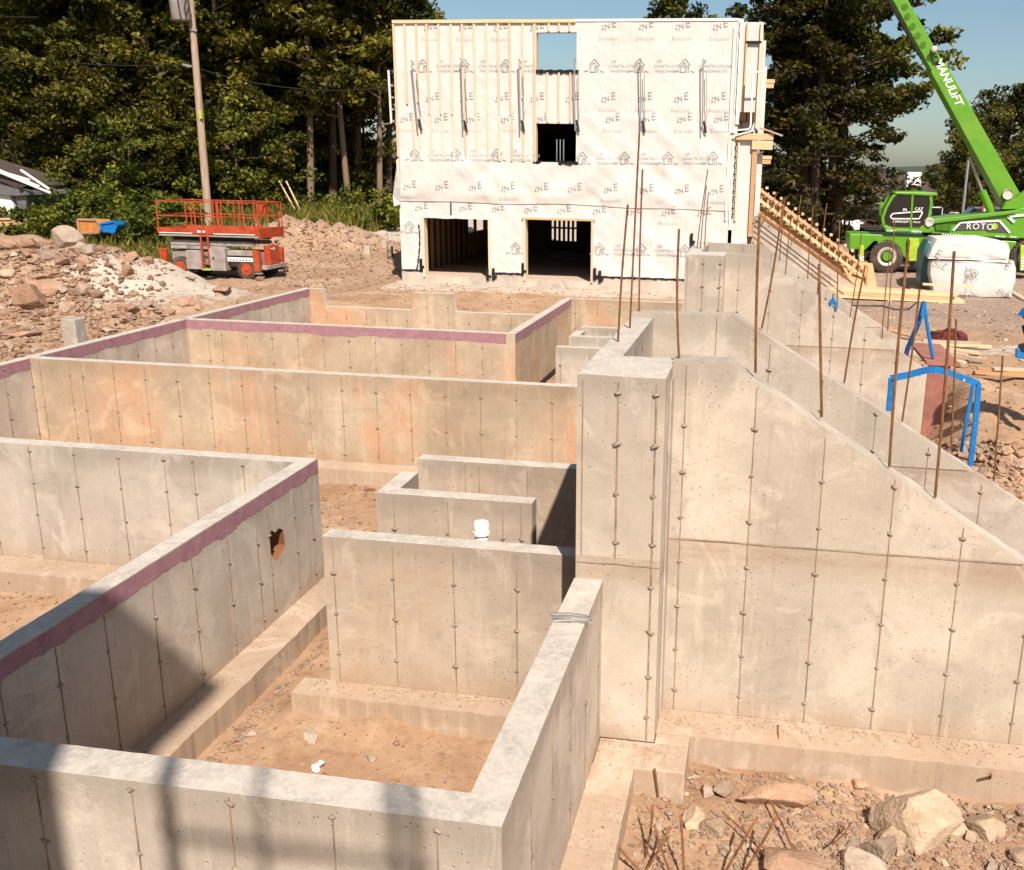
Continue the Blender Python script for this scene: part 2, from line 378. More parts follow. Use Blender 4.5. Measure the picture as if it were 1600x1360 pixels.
def put2d(mb, vs, fs, o, ux, uy, n, rot=0):    # flat print on a plane through o with axes ux, uy
    o, ux, uy, n = Vector(o), Vector(ux), Vector(uy), Vector(n); c, s_ = math.cos(rot), math.sin(rot)
    mb.add([o + ux*(x*c-y*s_) + uy*(x*s_+y*c) + n for x, y in vs], fs)
def strokes(lines, w):                         # 2D polylines to thin quads
    vs, fs = [], []
    for pl in lines:
        for (x0, y0), (x1, y1) in zip(pl, pl[1:]):
            d = math.hypot(x1-x0, y1-y0) or 1; nx, ny = -(y1-y0)/d*w/2, (x1-x0)/d*w/2; ex, ey = (x1-x0)/d*w/2, (y1-y0)/d*w/2; k = len(vs)
            vs += [(x0+nx-ex, y0+ny-ey), (x0-nx-ex, y0-ny-ey), (x1-nx+ex, y1-ny+ey), (x1+nx+ex, y1+ny+ey)]; fs.append((k, k+1, k+2, k+3))
    return vs, fs
HOUSE_ICON = strokes([[(-.5, .1), (0, .62), (.5, .1)], [(-.42, -.08), (-.05, .32), (.1, .18)], [(-.36, -.05), (-.36, -.5), (.02, -.5)], [(.05, -.5), (.05, -.05), (.2, .05), (.2, -.5)], [(.2, 0), (.36, .05), (.36, -.5)], [(-.95, -.45), (-.6, -.38)], [(.55, -.42), (.85, -.5)]], .075)
def ns(x, y, z=0., s=1.): return noise.noise(Vector((x*s, y*s, z*s)))
def fbm(x, y, z=0., o=4):
    a, f, r = 1., 1., 0.
    for _ in range(o): r += a*noise.noise(Vector((x*f, y*f, z*f))); a *= .5; f *= 2.1
    return r

# ---------------------------------------------------------------- ground
def sstep(a, b, x):
    t = min(1, max(0, (x-a)/(b-a))); return t*t*(3-2*t)
def ground(x, y):
    yard = .95 + .32*sstep(34.5, 39, y) + .65*sstep(40, 50, y)*sstep(-8, -14, x)
    if x < -12.96 or y > 25.8 or (x > -1.3 and y > 21.25): inside = False
    else: inside = True
    z = yard
    if inside:
        z = -.27
        if x > -1.3 and y > 10.9:
            d = 3.2 + .35*ns(0, y, 3, .8)
            bank = sstep(14.2, 18.6, y + .9*fbm(x, y, 9, 3)*.5 + (x-4)*.35)*sstep(d-.2, d+1.1, x)
            z = -.27 + bank*1.2
            z += .12*fbm(x*1.3, y*1.3, 2, 4)*bank
        z += .03*fbm(x*2, y*2, 1, 4) + .014*fbm(x*6, y*6, 4, 3)
        if x > -.6 and y > 7.0: z += .10*max(0, fbm(x*1.6, y*.8, 14, 3)+.1)*sstep(7.0, 7.6, y)
        if -4.4 < x < -1.4 and 7.1 < y < 8: z += .13*max(0, fbm(x*1.3, 3, 5, 3)+.25)*sstep(7.15, 7.6, y)
        if x > -.5 and y < 7.8: z += .06*fbm(x*1.1, y*1.1, 5, 4) - .06
    else:
        z += .05*fbm(x*.5, y*.5, 0, 4)
        if x < -13.1 and y < 46:               # rubble heap and dumped spoil left of the walls
            e = ((x+25.5)/9.0)**2 + ((y-26.0)/6.0)**2
            z += 1.75*max(0, 1-e)**.8*(1+.25*fbm(x*.6, y*.6, 4, 4))
            e = ((x+17.2)/4.2)**2 + ((y-24.5)/3.8)**2
            z += .55*max(0, 1-e)*(1+.3*fbm(x*.7, y*.7, 7, 4))
            z += (.12*fbm(x*1.2, y*1.2, 3, 4) + .07*fbm(x*3.5, y*3.5, 6, 3))*sstep(-13.2, -15, x)
        if x < -14 and 36 < y < 48:            # low spoil bank behind the lift
            e = ((x+21.5)/5.5)**2 + ((y-41.5)/2.3)**2
            z += 1.15*max(0, 1-e)*(1+.5*fbm(x*.8, y*.8, 8, 4)+.25*fbm(x*2.6, y*2.6, 2, 3))
        if 25.8 < y < 33 and -12.9 < x < 0:
            z += .04*fbm(x*1.5, y*1.5, 6, 4)
        if x < -60: z += 1.5*sstep(-60, -120, x)
    return z
def lines(segs, extra=()):
    out = set(extra)
    for a, b, st in segs:
        n = max(1, round((b-a)/st)); out |= {round(a+(b-a)*i/n, 4) for i in range(n+1)}
    return sorted(out)
XS = lines([(-3000, -600, 600), (-600, -120, 80), (-120, -60, 12), (-60, -32, 1.5), (-32, -13.1, .24), (-13, -6, .35), (-6, 4.6, .11), (4.6, 12, .3), (12, 40, 2), (40, 100, 12), (100, 600, 100), (600, 3000, 600)], (-12.98, -12.94, -1.32, -1.28))
YS = lines([(-60, -4, 8), (-4, 3, 1), (3, 11.4, .11), (11.4, 16, .2), (16, 34, .22), (34, 50, .45), (50, 70, 2), (70, 150, 10), (150, 600, 75), (600, 6000, 900)], (21.23, 21.27, 25.78, 25.82))
vs, cols = [], []
for y in YS:
    for x in XS:
        z = ground(x, y); vs.append((x, y, z))
        R = G = B = 0.
        if x > 1 and y > 21 and y < 70: R = .9 - .8*sstep(30, 24, y + 2*ns(x, y, 0, .3))
        if x > 3 and 20 < y < 29: G = max(0, 1-abs(y-23.4-.25*(x-4))/2.0)*.62
        if -13 < x < 1 and 29.5 < y < 34: G = .6*sstep(29.6, 31.5, y)
        if x < -13:
            e = ((x+17.3)/3.4)**2 + ((y-25.2)/3.6)**2; G = max(G, .72*max(0, 1-e)**.5)
            R = .3
            B = sstep(38, 43, y + 1.5*ns(x, y, 0, .4) - .16*min(0, x+22)) * (1 if x < -25 else sstep(44.5, 47, y))
            if x > -26 and y < 44: B = 0
        if -21 < x < -8 and y > 44: G = .62; B = 0
        if y > 75 or x < -45: B = 1
        cols.append((R, G, B, 1))
nx = len(XS); fs = [(j*nx+i, j*nx+i+1, (j+1)*nx+i+1, (j+1)*nx+i) for j in range(len(YS)-1) for i in range(nx-1)]
me = bpy.data.meshes.new('ground'); me.from_pydata(vs, [], fs); me.materials.append(M['soil'])
ca = me.color_attributes.new('zone', 'FLOAT_COLOR', 'POINT'); ca.data.foreach_set('color', [c for q in cols for c in q])
me.polygons.foreach_set('use_smooth', [True]*len(me.polygons))
g = bpy.data.objects.new('ground', me); COL.objects.link(g); tag(g, 'reddish brown churned soil of the building site', kind='structure')

# ---------------------------------------------------------------- concrete walls
def tie_mesh(seed, r):
    rs = random.Random(seed); bm = bmesh.new()
    for _ in range(14):
        a = rs.uniform(0, 2*math.pi); q = rs.uniform(.4, 1)
        bm.verts.new((math.cos(a)*r*q*1.25, -rs.uniform(-.3, .85)*r, math.sin(a)*r*q*.75))
    for dx in (-1, 1): bm.verts.new((dx*r*1.4, 0, rs.uniform(-.2, .2)*r))
    bmesh.ops.convex_hull(bm, input=bm.verts)
    me = bpy.data.meshes.new('form_tie'); bm.to_mesh(me); bm.free(); me.materials.append(M['tie']); return me
TIES = [tie_mesh(i, .017+.004*(i % 3)) for i in range(6)]
ROWS = (.14, .585, 1.03)
def fill(poly, holes=()):                      # triangulate a 2D polygon with holes
    loops = [[Vector((u, z, 0)) for u, z in poly]] + [[Vector((u, z, 0)) for u, z in h] for h in holes]
    pts = [p for l in loops for p in l]
    return pts, geometry.tessellate_polygon(loops)
def wall(label, axis, front, a, b, t, top=1.53, zb=0., mat='conc', profile=None, seams=(), rows=ROWS, rag=.006, foot=0, foot_side=1, foot_h=.42,
         purple=0, hole=None, joint=None, foot_ab=None, group='poured concrete foundation walls', dz=0, foot_mat='conc_foot', skip=()):
    ax = axis == 'x'
    # P(u, d, z): u along the wall, d depth behind the front face
    P = (lambda u, d, z: Vector((u, front+d, z))) if ax else (lambda u, d, z: Vector((front-d, u, z)))
    root = thing('concrete_wall', P((a+b)/2, t/2, zb), label, 'wall', group)
    prof = profile or [(a, top), (b, top)]
    def topz(u):
        for (u0, z0), (u1, z1) in zip(prof, prof[1:]):
            if u0 <= u <= u1 and u1 > u0: return z0+(z1-z0)*(u-u0)/(u1-u0)
        return prof[-1][1]
    us = sorted({round(a+(b-a)*i/max(2, int((b-a)/.06)), 4) for i in range(max(2, int((b-a)/.06))+1)} | {u for u, _ in prof})
    fr, bk = [], []
    for u in us:
        edge = u in (us[0], us[-1]); z = topz(u)
        fr.append((u, z + (0 if edge else rag*(.5*ns(u*9, front, 0)+.35*ns(u*23, front, 1)+.3*max(0, ns(u*3.3, front, 5))))))
        bk.append((u, z + (0 if edge else rag*(.6*ns(u*9, front, 9)+.4*ns(u*25, front, 4)+.5*ns(u*3.9, front, 3)))))
    mb = MB(); mb.m(mat)
    for line, d in ((fr, 0.), (bk, t)):
        poly = [(a, zb), (b, zb)] + line[::-1]
        pts, tris = fill(poly, [hole] if hole else [])
        mb.add([P(p.x, d, p.y) for p in pts], tris)
    if hole:
        n = len(hole); mb.m('rust_hole')
        mb.add([P(u, 0, z) for u, z in hole]+[P(u, t, z) for u, z in hole], [(i, (i+1) % n, (i+1) % n+n, i+n) for i in range(n)])
        mb.m(mat)
    mb.add([P(a, 0, zb), P(a, t, zb), P(a, t, bk[0][1]), P(a, 0, fr[0][1])], [(0, 1, 2, 3)])
    mb.add([P(b, 0, zb), P(b, t, zb), P(b, t, bk[-1][1]), P(b, 0, fr[-1][1])], [(0, 1, 2, 3)])
    mb.m('top' if 'wing' not in group else 'conc_wing'); n = len(us); mid = [(u, (f[1]+k[1])/2 + (0 if i in (0, n-1) else rag*.9*ns(u*5, front, 12))) for i, (u, f, k) in enumerate(zip(us, fr, bk))]
    tv = [P(u, 0, z) for u, z in fr]+[P(u, t/2, z) for u, z in mid]+[P(u, t, z) for u, z in bk]
    mb.add(tv, [(r*n+i, r*n+i+1, (r+1)*n+i+1, (r+1)*n+i) for r in (0, 1) for i in range(n-1)])
    mb.build('wall_body', root)
    pos = P(0, -1, 0)-P(0, 0, 0)
    seam_cache = {}
    for k, u in enumerate(seams):
        if not a+.03 < u < b-.03: continue
        zt = topz(u)-.03-.02*(k % 3)
        if purple: zt = min(zt, top-purple-.01)
        s_ = MB(); lean = .004*math.sin(k*3)
        s_.prism([P(u-.005, -.006, zb+.005), P(u+.005, -.006, zb+.005), P(u+.004+lean, -.005, zt), P(u-.004+lean, -.005, zt)], -pos*.03)
        s_.build('form_seam', root, 'seam')
        for z in rows:
            if z+dz > topz(u)-.05 or (k, z) in skip: continue
            q = inst('form_tie', TIES[(k*7+int(z*10)) % 6], P(u+.004*math.sin(k+z*9), -.004, z+dz+.008*math.sin(k*5+z)), root, rot=(0, (k*1.3) % .5, 0 if ax else math.pi/2))
    if joint:
        j = MB(); n_ = max(2, int((b-a)/.3)); lim = next((u for u in np.arange(a, b, .02) if topz(u) < joint+.03), b)
        uu = [a+(lim-a)*i/n_ for i in range(n_+1)]
        for u0, u1 in zip(uu, uu[1:]):
            z0, z1 = joint+.006*ns(u0*3, front), joint+.006*ns(u1*3, front)
            j.prism([P(u0, -.006, z0-.005), P(u1, -.006, z1-.005), P(u1, -.006, z1+.005), P(u0, -.006, z0+.005)], -pos*.03)
        j.build('cold_joint', root, 'seam')
    if foot:
        f0, f1 = foot_ab or (a, b); nn = max(2, int((f1-f0)/.07)); e = MB(); e.m(foot_mat)
        uu = [f0+(f1-f0)*i/nn for i in range(nn+1)]; off = [foot+(.010*ns(u*9, front, 2)+.022*ns(u*1.1, front, 4)-.02*max(0, ns(u*5, front, 7))) for u in uu]
        A = [P(u, -o_, zb-.004+.010*ns(u*3, front, 6)-.012*max(0, ns(u*7, front, 3))) for u, o_ in zip(uu, off)]; Bk = [P(u, .0, zb-.002) for u in uu]
        lo = [v+Vector((0, 0, -foot_h))-pos*.004 for v in A]
        m_ = len(uu); e.add(A+Bk+lo, [(i, i+1, m_+i+1, m_+i) for i in range(m_-1)]+[(2*m_+i, 2*m_+i+1, i+1, i) for i in range(m_-1)])
        for i in (0, m_-1): e.add([A[i], Bk[i], Bk[i]+Vector((0, 0, -foot_h)), lo[i]], [(0, 1, 2, 3)])
        e.build('footing', root)
    if purple:                                 # brushed-on membrane with a ragged lower edge
        nn = int((b-a)/.035); uu = [a+(b-a)*i/nn for i in range(nn+1)]; e = MB()
        T = [P(u, -.003, topz(u)-.012-.004*abs(ns(u*6, front))) for u in uu]
        Bo = [P(u, -.003, topz(u)-purple - .028*ns(u*1.1, front, 1) - .022*ns(u*4, front, 2)-.03*max(0, ns(u*13, front)) - .02*(noise.cell(Vector((u*3.2, front, 0))) if True else 0)) for u in uu]
        m_ = nn+1; e.add(T+Bo, [(i, i+1, m_+i+1, m_+i) for i in range(nn)]); e.build('sealant_band', root, 'purple')
    return root
def seq(u0, a, b, st=.61):
    k0 = math.ceil((a-u0)/st); return [u0+st*k for k in range(k0, int((b-u0)/st)+1)]

wall('foundation wall nearest the viewer along the bottom, soft post shadows on its face', 'x', 4.25, -13.2, -1.22, .25, seams=seq(-1.58, -7, -1.3), rows=(.6, 1.04, 1.47), mat='conc')
wall('short foundation wall running back to the tall pier, bundle of wires on its top', 'y', -1.22, 4.5, 7.5, .25, seams=seq(4.9, 4.6, 7.4), foot=.37, foot_ab=(3, 7.1), rows=(.3, .8))
wall('foundation wall with a broken hole and a purple band, running back at the lower left', 'y', -5.19, 4.5, 10.3, .2, mat='conc', seams=[5.3, 5.85, 6.41, 7.03, 7.64, 8.25, 8.81, 9.06, 9.65, 10.06], foot=.37, purple=.17,
     hole=[(9.06, .83), (9.05, 1.0), (9.12, 1.06), (9.2, 1.0), (9.28, 1.02), (9.37, .97), (9.39, .78), (9.33, .72), (9.2, .66), (9.13, .7)][::-1])
wall('pale foundation wall meeting the purple banded wall with the hole at its far end', 'x', 10.1, -12.86, -5.39, .2, seams=[-12.5]+seq(-8.31, -12.2, -7.0)+[-6.7, -6.05], rows=(.17, .61, 1.04, 1.45), foot=.46)
wall('outer left foundation wall in shade with purple band, cut by the left picture edge', 'y', -12.86, 4.5, 15.08, .2, seams=seq(14.25, 10.4, 15), purple=.2, rows=ROWS+(1.45,))
wall('long foundation wall with orange brown stains crossing the middle of the site', 'x', 14.88, -12.86, -1.46, .2, mat='conc_ochre', seams=[-12.68, -12.1, -11.85]+seq(-11.24, -11.3, -1.6), rows=(.12, .64, 1.26), foot=.45, foot_h=.42)
wall('outer left foundation wall beside the rubble heap, purple band under its top', 'y', -12.86, 15.08, 19.65, .2, seams=seq(16, 15.2, 19.5), purple=.2)
wall('garage front foundation wall with long purple band facing the viewer', 'x', 19.65, -12.86, -5.39, .2, mat='conc_ochre', seams=seq(-10.8, -12.3, -5.5)+[-12.35], rows=(.15, .62, 1.2), purple=.2)
wall('garage side foundation wall with purple band and chipped opening, facing right', 'y', -5.19, 19.65, 25.7, .2, mat='conc_ochre', seams=seq(20.2, 20, 25.5), purple=.2)
wall('outer left garage foundation wall, farthest left in the row, purple band', 'y', -12.86, 19.85, 25.9, .2, seams=seq(20.4, 20, 25.6), purple=.2)
wall('far garage foundation wall with two dropped door openings and a raised middle pier', 'x', 25.7, -12.86, -1.46, .2, mat='conc_ochre',
     profile=[(-12.86, 1.53), (-12.47, 1.53), (-12.42, 1.03), (-9.82, 1.03), (-9.77, 1.53), (-8.58, 1.53), (-8.53, 1.03), (-5.4, 1.03), (-5.35, 1.53), (-1.46, 1.53)], seams=seq(-11.17, -12.4, -1.6), rows=(.3, .72, 1.15))
for off, wh, dzz in ((0, 'near the viewer beside the tall pier', 0), (10.4, 'in the farther foundation unit', .0)):
    far = off > 0
    wall('free-standing low wall panel with thick footing in front of the white pipe' if not far else 'low wall panel behind the long stained wall, left of the far pier', 'x', 7.97+off, -4.02, -1.46, .2, mat='conc' if far else 'conc_low', seams=[-3.92, -3.32, -2.72, -2.11], rows=(.3, .73, 1.155), foot=.3, foot_ab=(-4.3, -1.46))
    wall('low wall panel right behind the white capped pipe' if not far else 'second low wall panel behind the long stained wall, just past the first', 'x', 9.27+off, -4.02, -2.28, .2, mat='conc' if far else 'conc_low', seams=[-3.82, -3.21, -2.6, -2.4], rows=(.3, .7, 1.12))
    wall('short return wall at the left end of the panel behind the white pipe' if not far else 'short return wall at the left end of a panel in the farther unit', 'y', -3.82, 9.47+off, 10.04+off, .2, mat='conc_low', seams=[])
    wall('low wall panel half shaded by the tall pier, just before the long stained wall' if not far else 'rearmost low wall panel in the farther unit, by the purple banded side wall', 'x', 10.55+off, -4.02, -1.46, .2, mat='conc' if far else 'conc_low', seams=[-3.42, -3.25, -2.65], rows=(.3, .7, 1.1))

def pier(label, y0, top, spine_end, seam_rows, step):
    root = thing('concrete_pier', (-1.1, y0+.4, 0), label, 'pier', 'tall concrete piers')
    fp = [(-1.46, y0), (-.73, y0), (-.73, y0+.86), (-1.21, y0+.86), (-1.21, spine_end), (-1.46, spine_end)]
    mb = MB(); mb.m('conc_wing'); pts = []
    for (x0, y_0), (x1, y_1) in zip(fp, fp[1:]+fp[:1]):
        n = max(2, int(math.hypot(x1-x0, y_1-y_0)/.1))
        for i in range(n): pts.append((x0+(x1-x0)*i/n, y_0+(y_1-y_0)*i/n))
    tz = [top+.008*ns(x*9, y*9)+.010*ns(x*3, y*3, 4) for x, y in pts]; n = len(pts)
    mb.add([(x, y, 0) for x, y in pts]+[(x, y, z) for (x, y), z in zip(pts, tz)], [(i, (i+1) % n, n+(i+1) % n, n+i) for i in range(n)])
    mb.m('top'); p3 = [Vector((x, y, z)) for (x, y), z in zip(pts, tz)]
    mb.add(p3, geometry.tessellate_polygon([p3])); mb.build('pier_body', root)
    zs = [.25, .65, 1.08, 1.5]+[top-.14-.435*k for k in range(4)]
    for x, zlo in ((-1.115, 1.75), (-.80, 0), (-1.41, 1.76)):
        s_ = MB(); w = .0065 if x != -1.41 else .004
        s_.box((x-w, y0-.007, max(zlo, .02)), (x+w, y0+.02, top-.05)); s_.build('form_seam', root, 'seam')
        if x == -1.41: continue
        for k, z in enumerate(zs):
            if z > max(zlo, .1): inst('form_tie', TIES[k % 6], (x+.004*math.sin(k), y0-.004, z), root, rot=(0, .3*math.sin(k), 0), sc=1.25)
    j = MB()
    for i in range(6):
        x0, x1 = -1.46+.73*i/6, -1.46+.73*(i+1)/6
        j.prism([(x0, y0-.006, 1.69+.008*ns(x0*6, y0)-.004), (x1, y0-.006, 1.69+.008*ns(x1*6, y0)-.004), (x1, y0-.006, 1.69+.008*ns(x1*6, y0)+.005), (x0, y0-.006, 1.69+.008*ns(x0*6, y0)+.005)], (0, .03, 0))
    j.build('cold_joint', root, 'seam')
    for yy in (y0+1.1, y0+1.7, y0+2.3):
        for k, z in enumerate((top-.17, top-.6)): inst('form_tie', TIES[k], (-1.206, yy, z), root, rot=(0, 0, math.pi/2), sc=1.2)
    if step:
        f = MB(); f.m('conc_foot')
        f.box((-1.22, y0-.4, -.45), (-.42, y0-.002, -.002)); f.box((-.728, y0, -.45), (-.42, y0+.16, -.003)); f.build('footing', root, bevel=.012)
        g_ = MB(); g_.box((-.7275, y0+.36, .05), (-.712, y0+.575, top-.1)); g_.build('form_seam', root, 'conc')
    return root
pier('tall concrete pier nearest the viewer with flat trowelled top and rebars on its spine', 7.5, 3.34, 10.72, ROWS, True)
pier('farther tall concrete pier with brown stains in front of the white wrapped house', 17.9, 3.47, 21.1, ROWS, False)

WR = (.21, .63, 1.07, 1.51, 1.94, 2.37, 2.8)
WS = [-.61+.61*k for k in range(10)]
wall('nearest sloping wing wall, large pale face with a cold joint across it', 'x', 8.08, -.73, 5.2, .27, mat='conc_wing', profile=[(-.73, 3.37), (-.26, 3.38), (2.33, 1.77), (5.2, .02)], seams=WS, rows=WR, rag=.02, joint=1.735, foot=.42, foot_h=.42, group='sloping wing walls')
wall('second sloping wing wall, right behind the nearest one', 'x', 10.72, -1.46, 5.3, .25, mat='conc_wing', profile=[(-1.46, 3.39), (-.3, 3.41), (3.04, 1.40), (5.3, .05)], seams=[u+.12 for u in WS], rows=WR, rag=.02, joint=1.765, group='sloping wing walls')
wall('third sloping wing wall with a blue clamp on its slope, brown stain under the joint', 'x', 18.43, -.73, 3.17, .25, mat='conc_wing', top=3.47, profile=[(-.73, 3.47), (-.16, 3.46), (3.05, 1.47), (3.17, 1.40)], seams=[u+.14 for u in WS], rows=WR, rag=.02, joint=1.765, group='sloping wing walls')
wall('fourth sloping wing wall, thin strip seen over the third', 'x', 21.1, -1.46, 3.2, .25, mat='conc_wing', profile=[(-1.46, 3.47), (-.05, 3.46), (3.2, 1.42)], seams=[u+.14 for u in WS], rows=WR, rag=.02, joint=1.78, group='sloping wing walls')
wall('farthest sloping wing wall beside the house, orange timber forms above it', 'x', 32.9, -.45, 2.95, .25, mat='conc_wing', profile=[(-.45, 3.58), (-.3, 3.55), (2.7, 1.62), (2.95, 1.4)], seams=[.5, 1.6, 2.2], rows=(1.6, 2.4), rag=.015, group='sloping wing walls')

# ---------------------------------------------------------------- the wrapped house
YB = 32.9
house = thing('house_under_construction', (-7, YB, .95), 'three storey house under construction covered in white printed house wrap, sky through its top window', 'house')
HX0, HX1 = -12.86, -1.27
def folds(x, z):                               # how far the loose wrap stands off the studs
    d = .012*fbm(x*.9, z*.9, 3, 3)
    lo = sstep(3.75, 4.1, z)*(1-sstep(5.0, 5.6, z))
    d += lo*.075*(ns(x*1.1-z*1.0, z*.5+x*.35, 8)+.4)
    d += .020*ns((x+z)*2.1, (x-z)*.35, 5)*(1 if z < 6.7 else .3)
    if x > -6.4: d += .045*max(0, ns(x*1.3+z*2.0, (x*.4-z*.25), 7))*(1 if z < 6.7 else .35)
    if z > 6.7: d *= .6
    if z < 3.75: d += .012*ns(x*3, z*1.2, 2)
    return d
OPEN = [(-12.02, -9.57, 1.0, 3.3), (-8.33, -5.9, 1.0, 3.33), (-7.92, -6.51, 5.2, 6.46), (-7.9, -6.52, 8.13, 9.33)]
def wrap_sheet(name, z0, z1, stand, zfun=None, x0=HX0, x1=HX1):
    xs = lines([(x0, x1, .085)], [v for o in OPEN for v in o[:2] if x0 < v < x1]); zs = lines([(z0, z1, .085)], [v for o in OPEN for v in o[2:] if z0 < v < z1])
    vs, fs = [], []
    for z in zs:
        for x in xs:
            zz = z + (zfun(x)*(1-sstep(z0, z0+.5, z)) if zfun else 0)
            vs.append((x, YB - stand - folds(x, zz), zz))
    n = len(xs)
    for j in range(len(zs)-1):
        for i in range(n-1):
            cx, cz = (xs[i]+xs[i+1])/2, (zs[j]+zs[j+1])/2
            if not any(a < cx < b and c < cz < d for a, b, c, d in OPEN): fs.append((j*n+i, j*n+i+1, (j+1)*n+i+1, (j+1)*n+i))
    mb = MB(); mb.m('wrap'); mb.add(vs, fs); return mb.build(name, house, smooth=True)
wrap_sheet('house_wrap', 1.38, 3.9, .012)
wrap_sheet('house_wrap', 3.8, 6.85, .04, lambda x: .05*ns(x*.5, 3)-.07*sstep(-6, -3, x))
wrap_sheet('house_wrap', 6.72, 9.72, .03, lambda x: .03*ns(x*.6, 9))
# sheathing behind, foundation, floors, back and side walls
mb = MB()
def holed(x0, x1, z0, z1, y0, y1, ops):
    xs = sorted({x0, x1}|{v for o in ops for v in o[:2]}); zs = sorted({z0, z1}|{v for o in ops for v in o[2:]})
    for i in range(len(xs)-1):
        for j in range(len(zs)-1):
            cx, cz = (xs[i]+xs[i+1])/2, (zs[j]+zs[j+1])/2
            if not any(a < cx < b and c < cz < d for a, b, c, d in ops): mb.box((xs[i], y0, zs[j]), (xs[i+1], y1, zs[j+1]))
holed(HX0+.02, HX1-.02, 1.38, 9.68, YB+.03, YB+.17, OPEN); mb.build('front_sheathing', house, 'osb')
mb = MB(); mb.m('conc')
for a, b in ((HX0, -12.02), (-9.57, -8.33), (-5.9, -.46)): mb.box((a, YB-.03, .6), (b, YB+.2, 1.385))
mb.box((-12.02, YB-.02, .6), (-9.57, YB+.2, 1.19)); mb.box((-8.33, YB-.02, .6), (-5.9, YB+.2, 1.19))
mb.build('house_foundation', house)
mb = MB(); mb.m('grey_wood'); mb.box((HX0+.1, YB+.2, 1.0), (-.6, YB+11, 1.18)); mb.build('garage_floor', house, 'conc')
mb = MB(); mb.box((HX0+.1, YB+.2, 3.75), (-.6, YB+10.8, 4.02)); mb.box((HX0+.1, YB+.2, 6.62), (-.6, YB+10.8, 6.9)); mb.build('floor_deck', house, 'dark_wood')
def side_y(px, py): d = ray(px, py); return -12.68*d.y/d.x
wa, wb = side_y(731, 362), side_y(762, 360); wz0, wz1 = 2.25, 3.35
mb = MB(); X0, X1 = HX0, HX0+.18
for (y0, y1, z0, z1) in ((YB+.19, wa, 1.0, 6.62), (wb, YB+11, 1.0, 6.62), (wa, wb, 1.0, wz0), (wa, wb, wz1, 6.62)): mb.box((X0, y0, z0), (X1, y1, z1))
mb.build('side_wall', house, 'form_wood')
for f in (.04, .45, .94): mb = MB(); yy = wa+(wb-wa)*f; mb.box((X0+.03, yy-.05, wz0), (X1-.03, yy+.05, wz1)); mb.build('window_mullion', house, 'dark_wood')
mb = MB(); mb.box((X0+.04, wa, wz0+.62), (X1-.04, wb, wz0+.70)); mb.build('window_mullion', house, 'dark_wood')
mb = MB(); mb.box((HX0, YB+.19, 6.62), (HX0+.16, YB+11, 9.7)); mb.build('side_wall', house, 'wrap')
mb = MB(); mb.box((-.62, YB+1.2, 1.0), (-.48, YB+11, 9.7)); mb.build('side_wall', house, 'wrap')
YK = YB+10.9
bo = [at(728, 362, YK).x, at(762, 362, YK).x, at(735, 388, YK).z, at(735, 335, YK).z]
b2 = [at(861, 356, YK).x, at(903, 356, YK).x, at(880, 377, YK).z, at(880, 335, YK).z]
b3 = [at(868, 235, YK).x, at(884, 235, YK).x, at(880, 252, YK).z, at(880, 218, YK).z]
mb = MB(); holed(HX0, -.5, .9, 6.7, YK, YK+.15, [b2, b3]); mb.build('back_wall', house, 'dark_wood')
def studs(op, n, bars=1):
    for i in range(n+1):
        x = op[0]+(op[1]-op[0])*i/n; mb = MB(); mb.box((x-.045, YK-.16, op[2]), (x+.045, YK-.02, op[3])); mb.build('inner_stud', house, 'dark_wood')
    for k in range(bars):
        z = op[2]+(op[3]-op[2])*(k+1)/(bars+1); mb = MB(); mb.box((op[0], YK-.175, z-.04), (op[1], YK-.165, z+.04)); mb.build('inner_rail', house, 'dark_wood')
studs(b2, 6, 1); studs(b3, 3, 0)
for x in [HX0+.3+.41*k for k in range(16)][:14]:
    yy = YB+.5+(x-HX0)*1.6
    if not wa-.1 < yy < wb+.05: mb = MB(); mb.box((HX0+.18, yy, 1.2), (HX0+.27, yy+.05, 3.75)); mb.build('inner_stud', house, 'dark_wood')
# timber trims of the openings
for a, b, c, d in OPEN[:2]:
    for x0, x1 in ((a-.02, a+.05), (b-.05, b+.02)):
        mb = MB(); mb.box((x0, YB-.075, c+.16), (x1, YB+.3, d)); mb.build('door_jamb', house, 'pine')
mb = MB(); mb.box((-8.4, YB-.08, 3.27), (-5.83, YB+.2, 3.34)); mb.build('door_head', house, 'pine_x')
mb = MB(); a, b, c, d = OPEN[0]                # loose wrap hanging over the first door head
uu = [a+(b-a)*i/24 for i in range(25)]
mb.add([(x, YB-.06, d+.05) for x in uu]+[(x, YB-.07, d-.06-.05*abs(ns(x*1.3, 2))-.06*(x > b-.5)*(b-x)) for x in uu], [(i, i+1, 26+i, 25+i) for i in range(24)]); mb.build('wrap_flap', house, 'wrap')
for (a, b, c, d), mt in ((OPEN[2], 'void'), (OPEN[3], 'tape')):
    mb = MB(); n = 14
    for i in range(n):
        x = a-.08+(b-a+.16)*i/n; mb.box((x, YB-.075, c-.05-.02*(i % 3)), (x+(b-a+.16)/n+.002, YB-.05, c+.025+.012*((i*7) % 3)))
    mb.build('sill_membrane', house, 'tape')
    f = MB(); f.box((a-.015, YB-.065, c+.03), (a+.03, YB+.18, d)); f.build('window_jamb', house, 'pine' )
mb = MB()
for a, b in ((HX0, -12.05), (-9.5, -8.38), (-5.85, -1.9)):
    n = max(3, int((b-a)/.12))
    for i in range(n):
        x = a+(b-a)*i/n; mb.box((x, YB-.045-.008*(i % 2), 1.355-.012*(i % 3)), (x+(b-a)/n+.002, YB-.03, 1.40+.02*((i*5) % 4)/4))
mb.build('membrane_edge', house, 'tape')
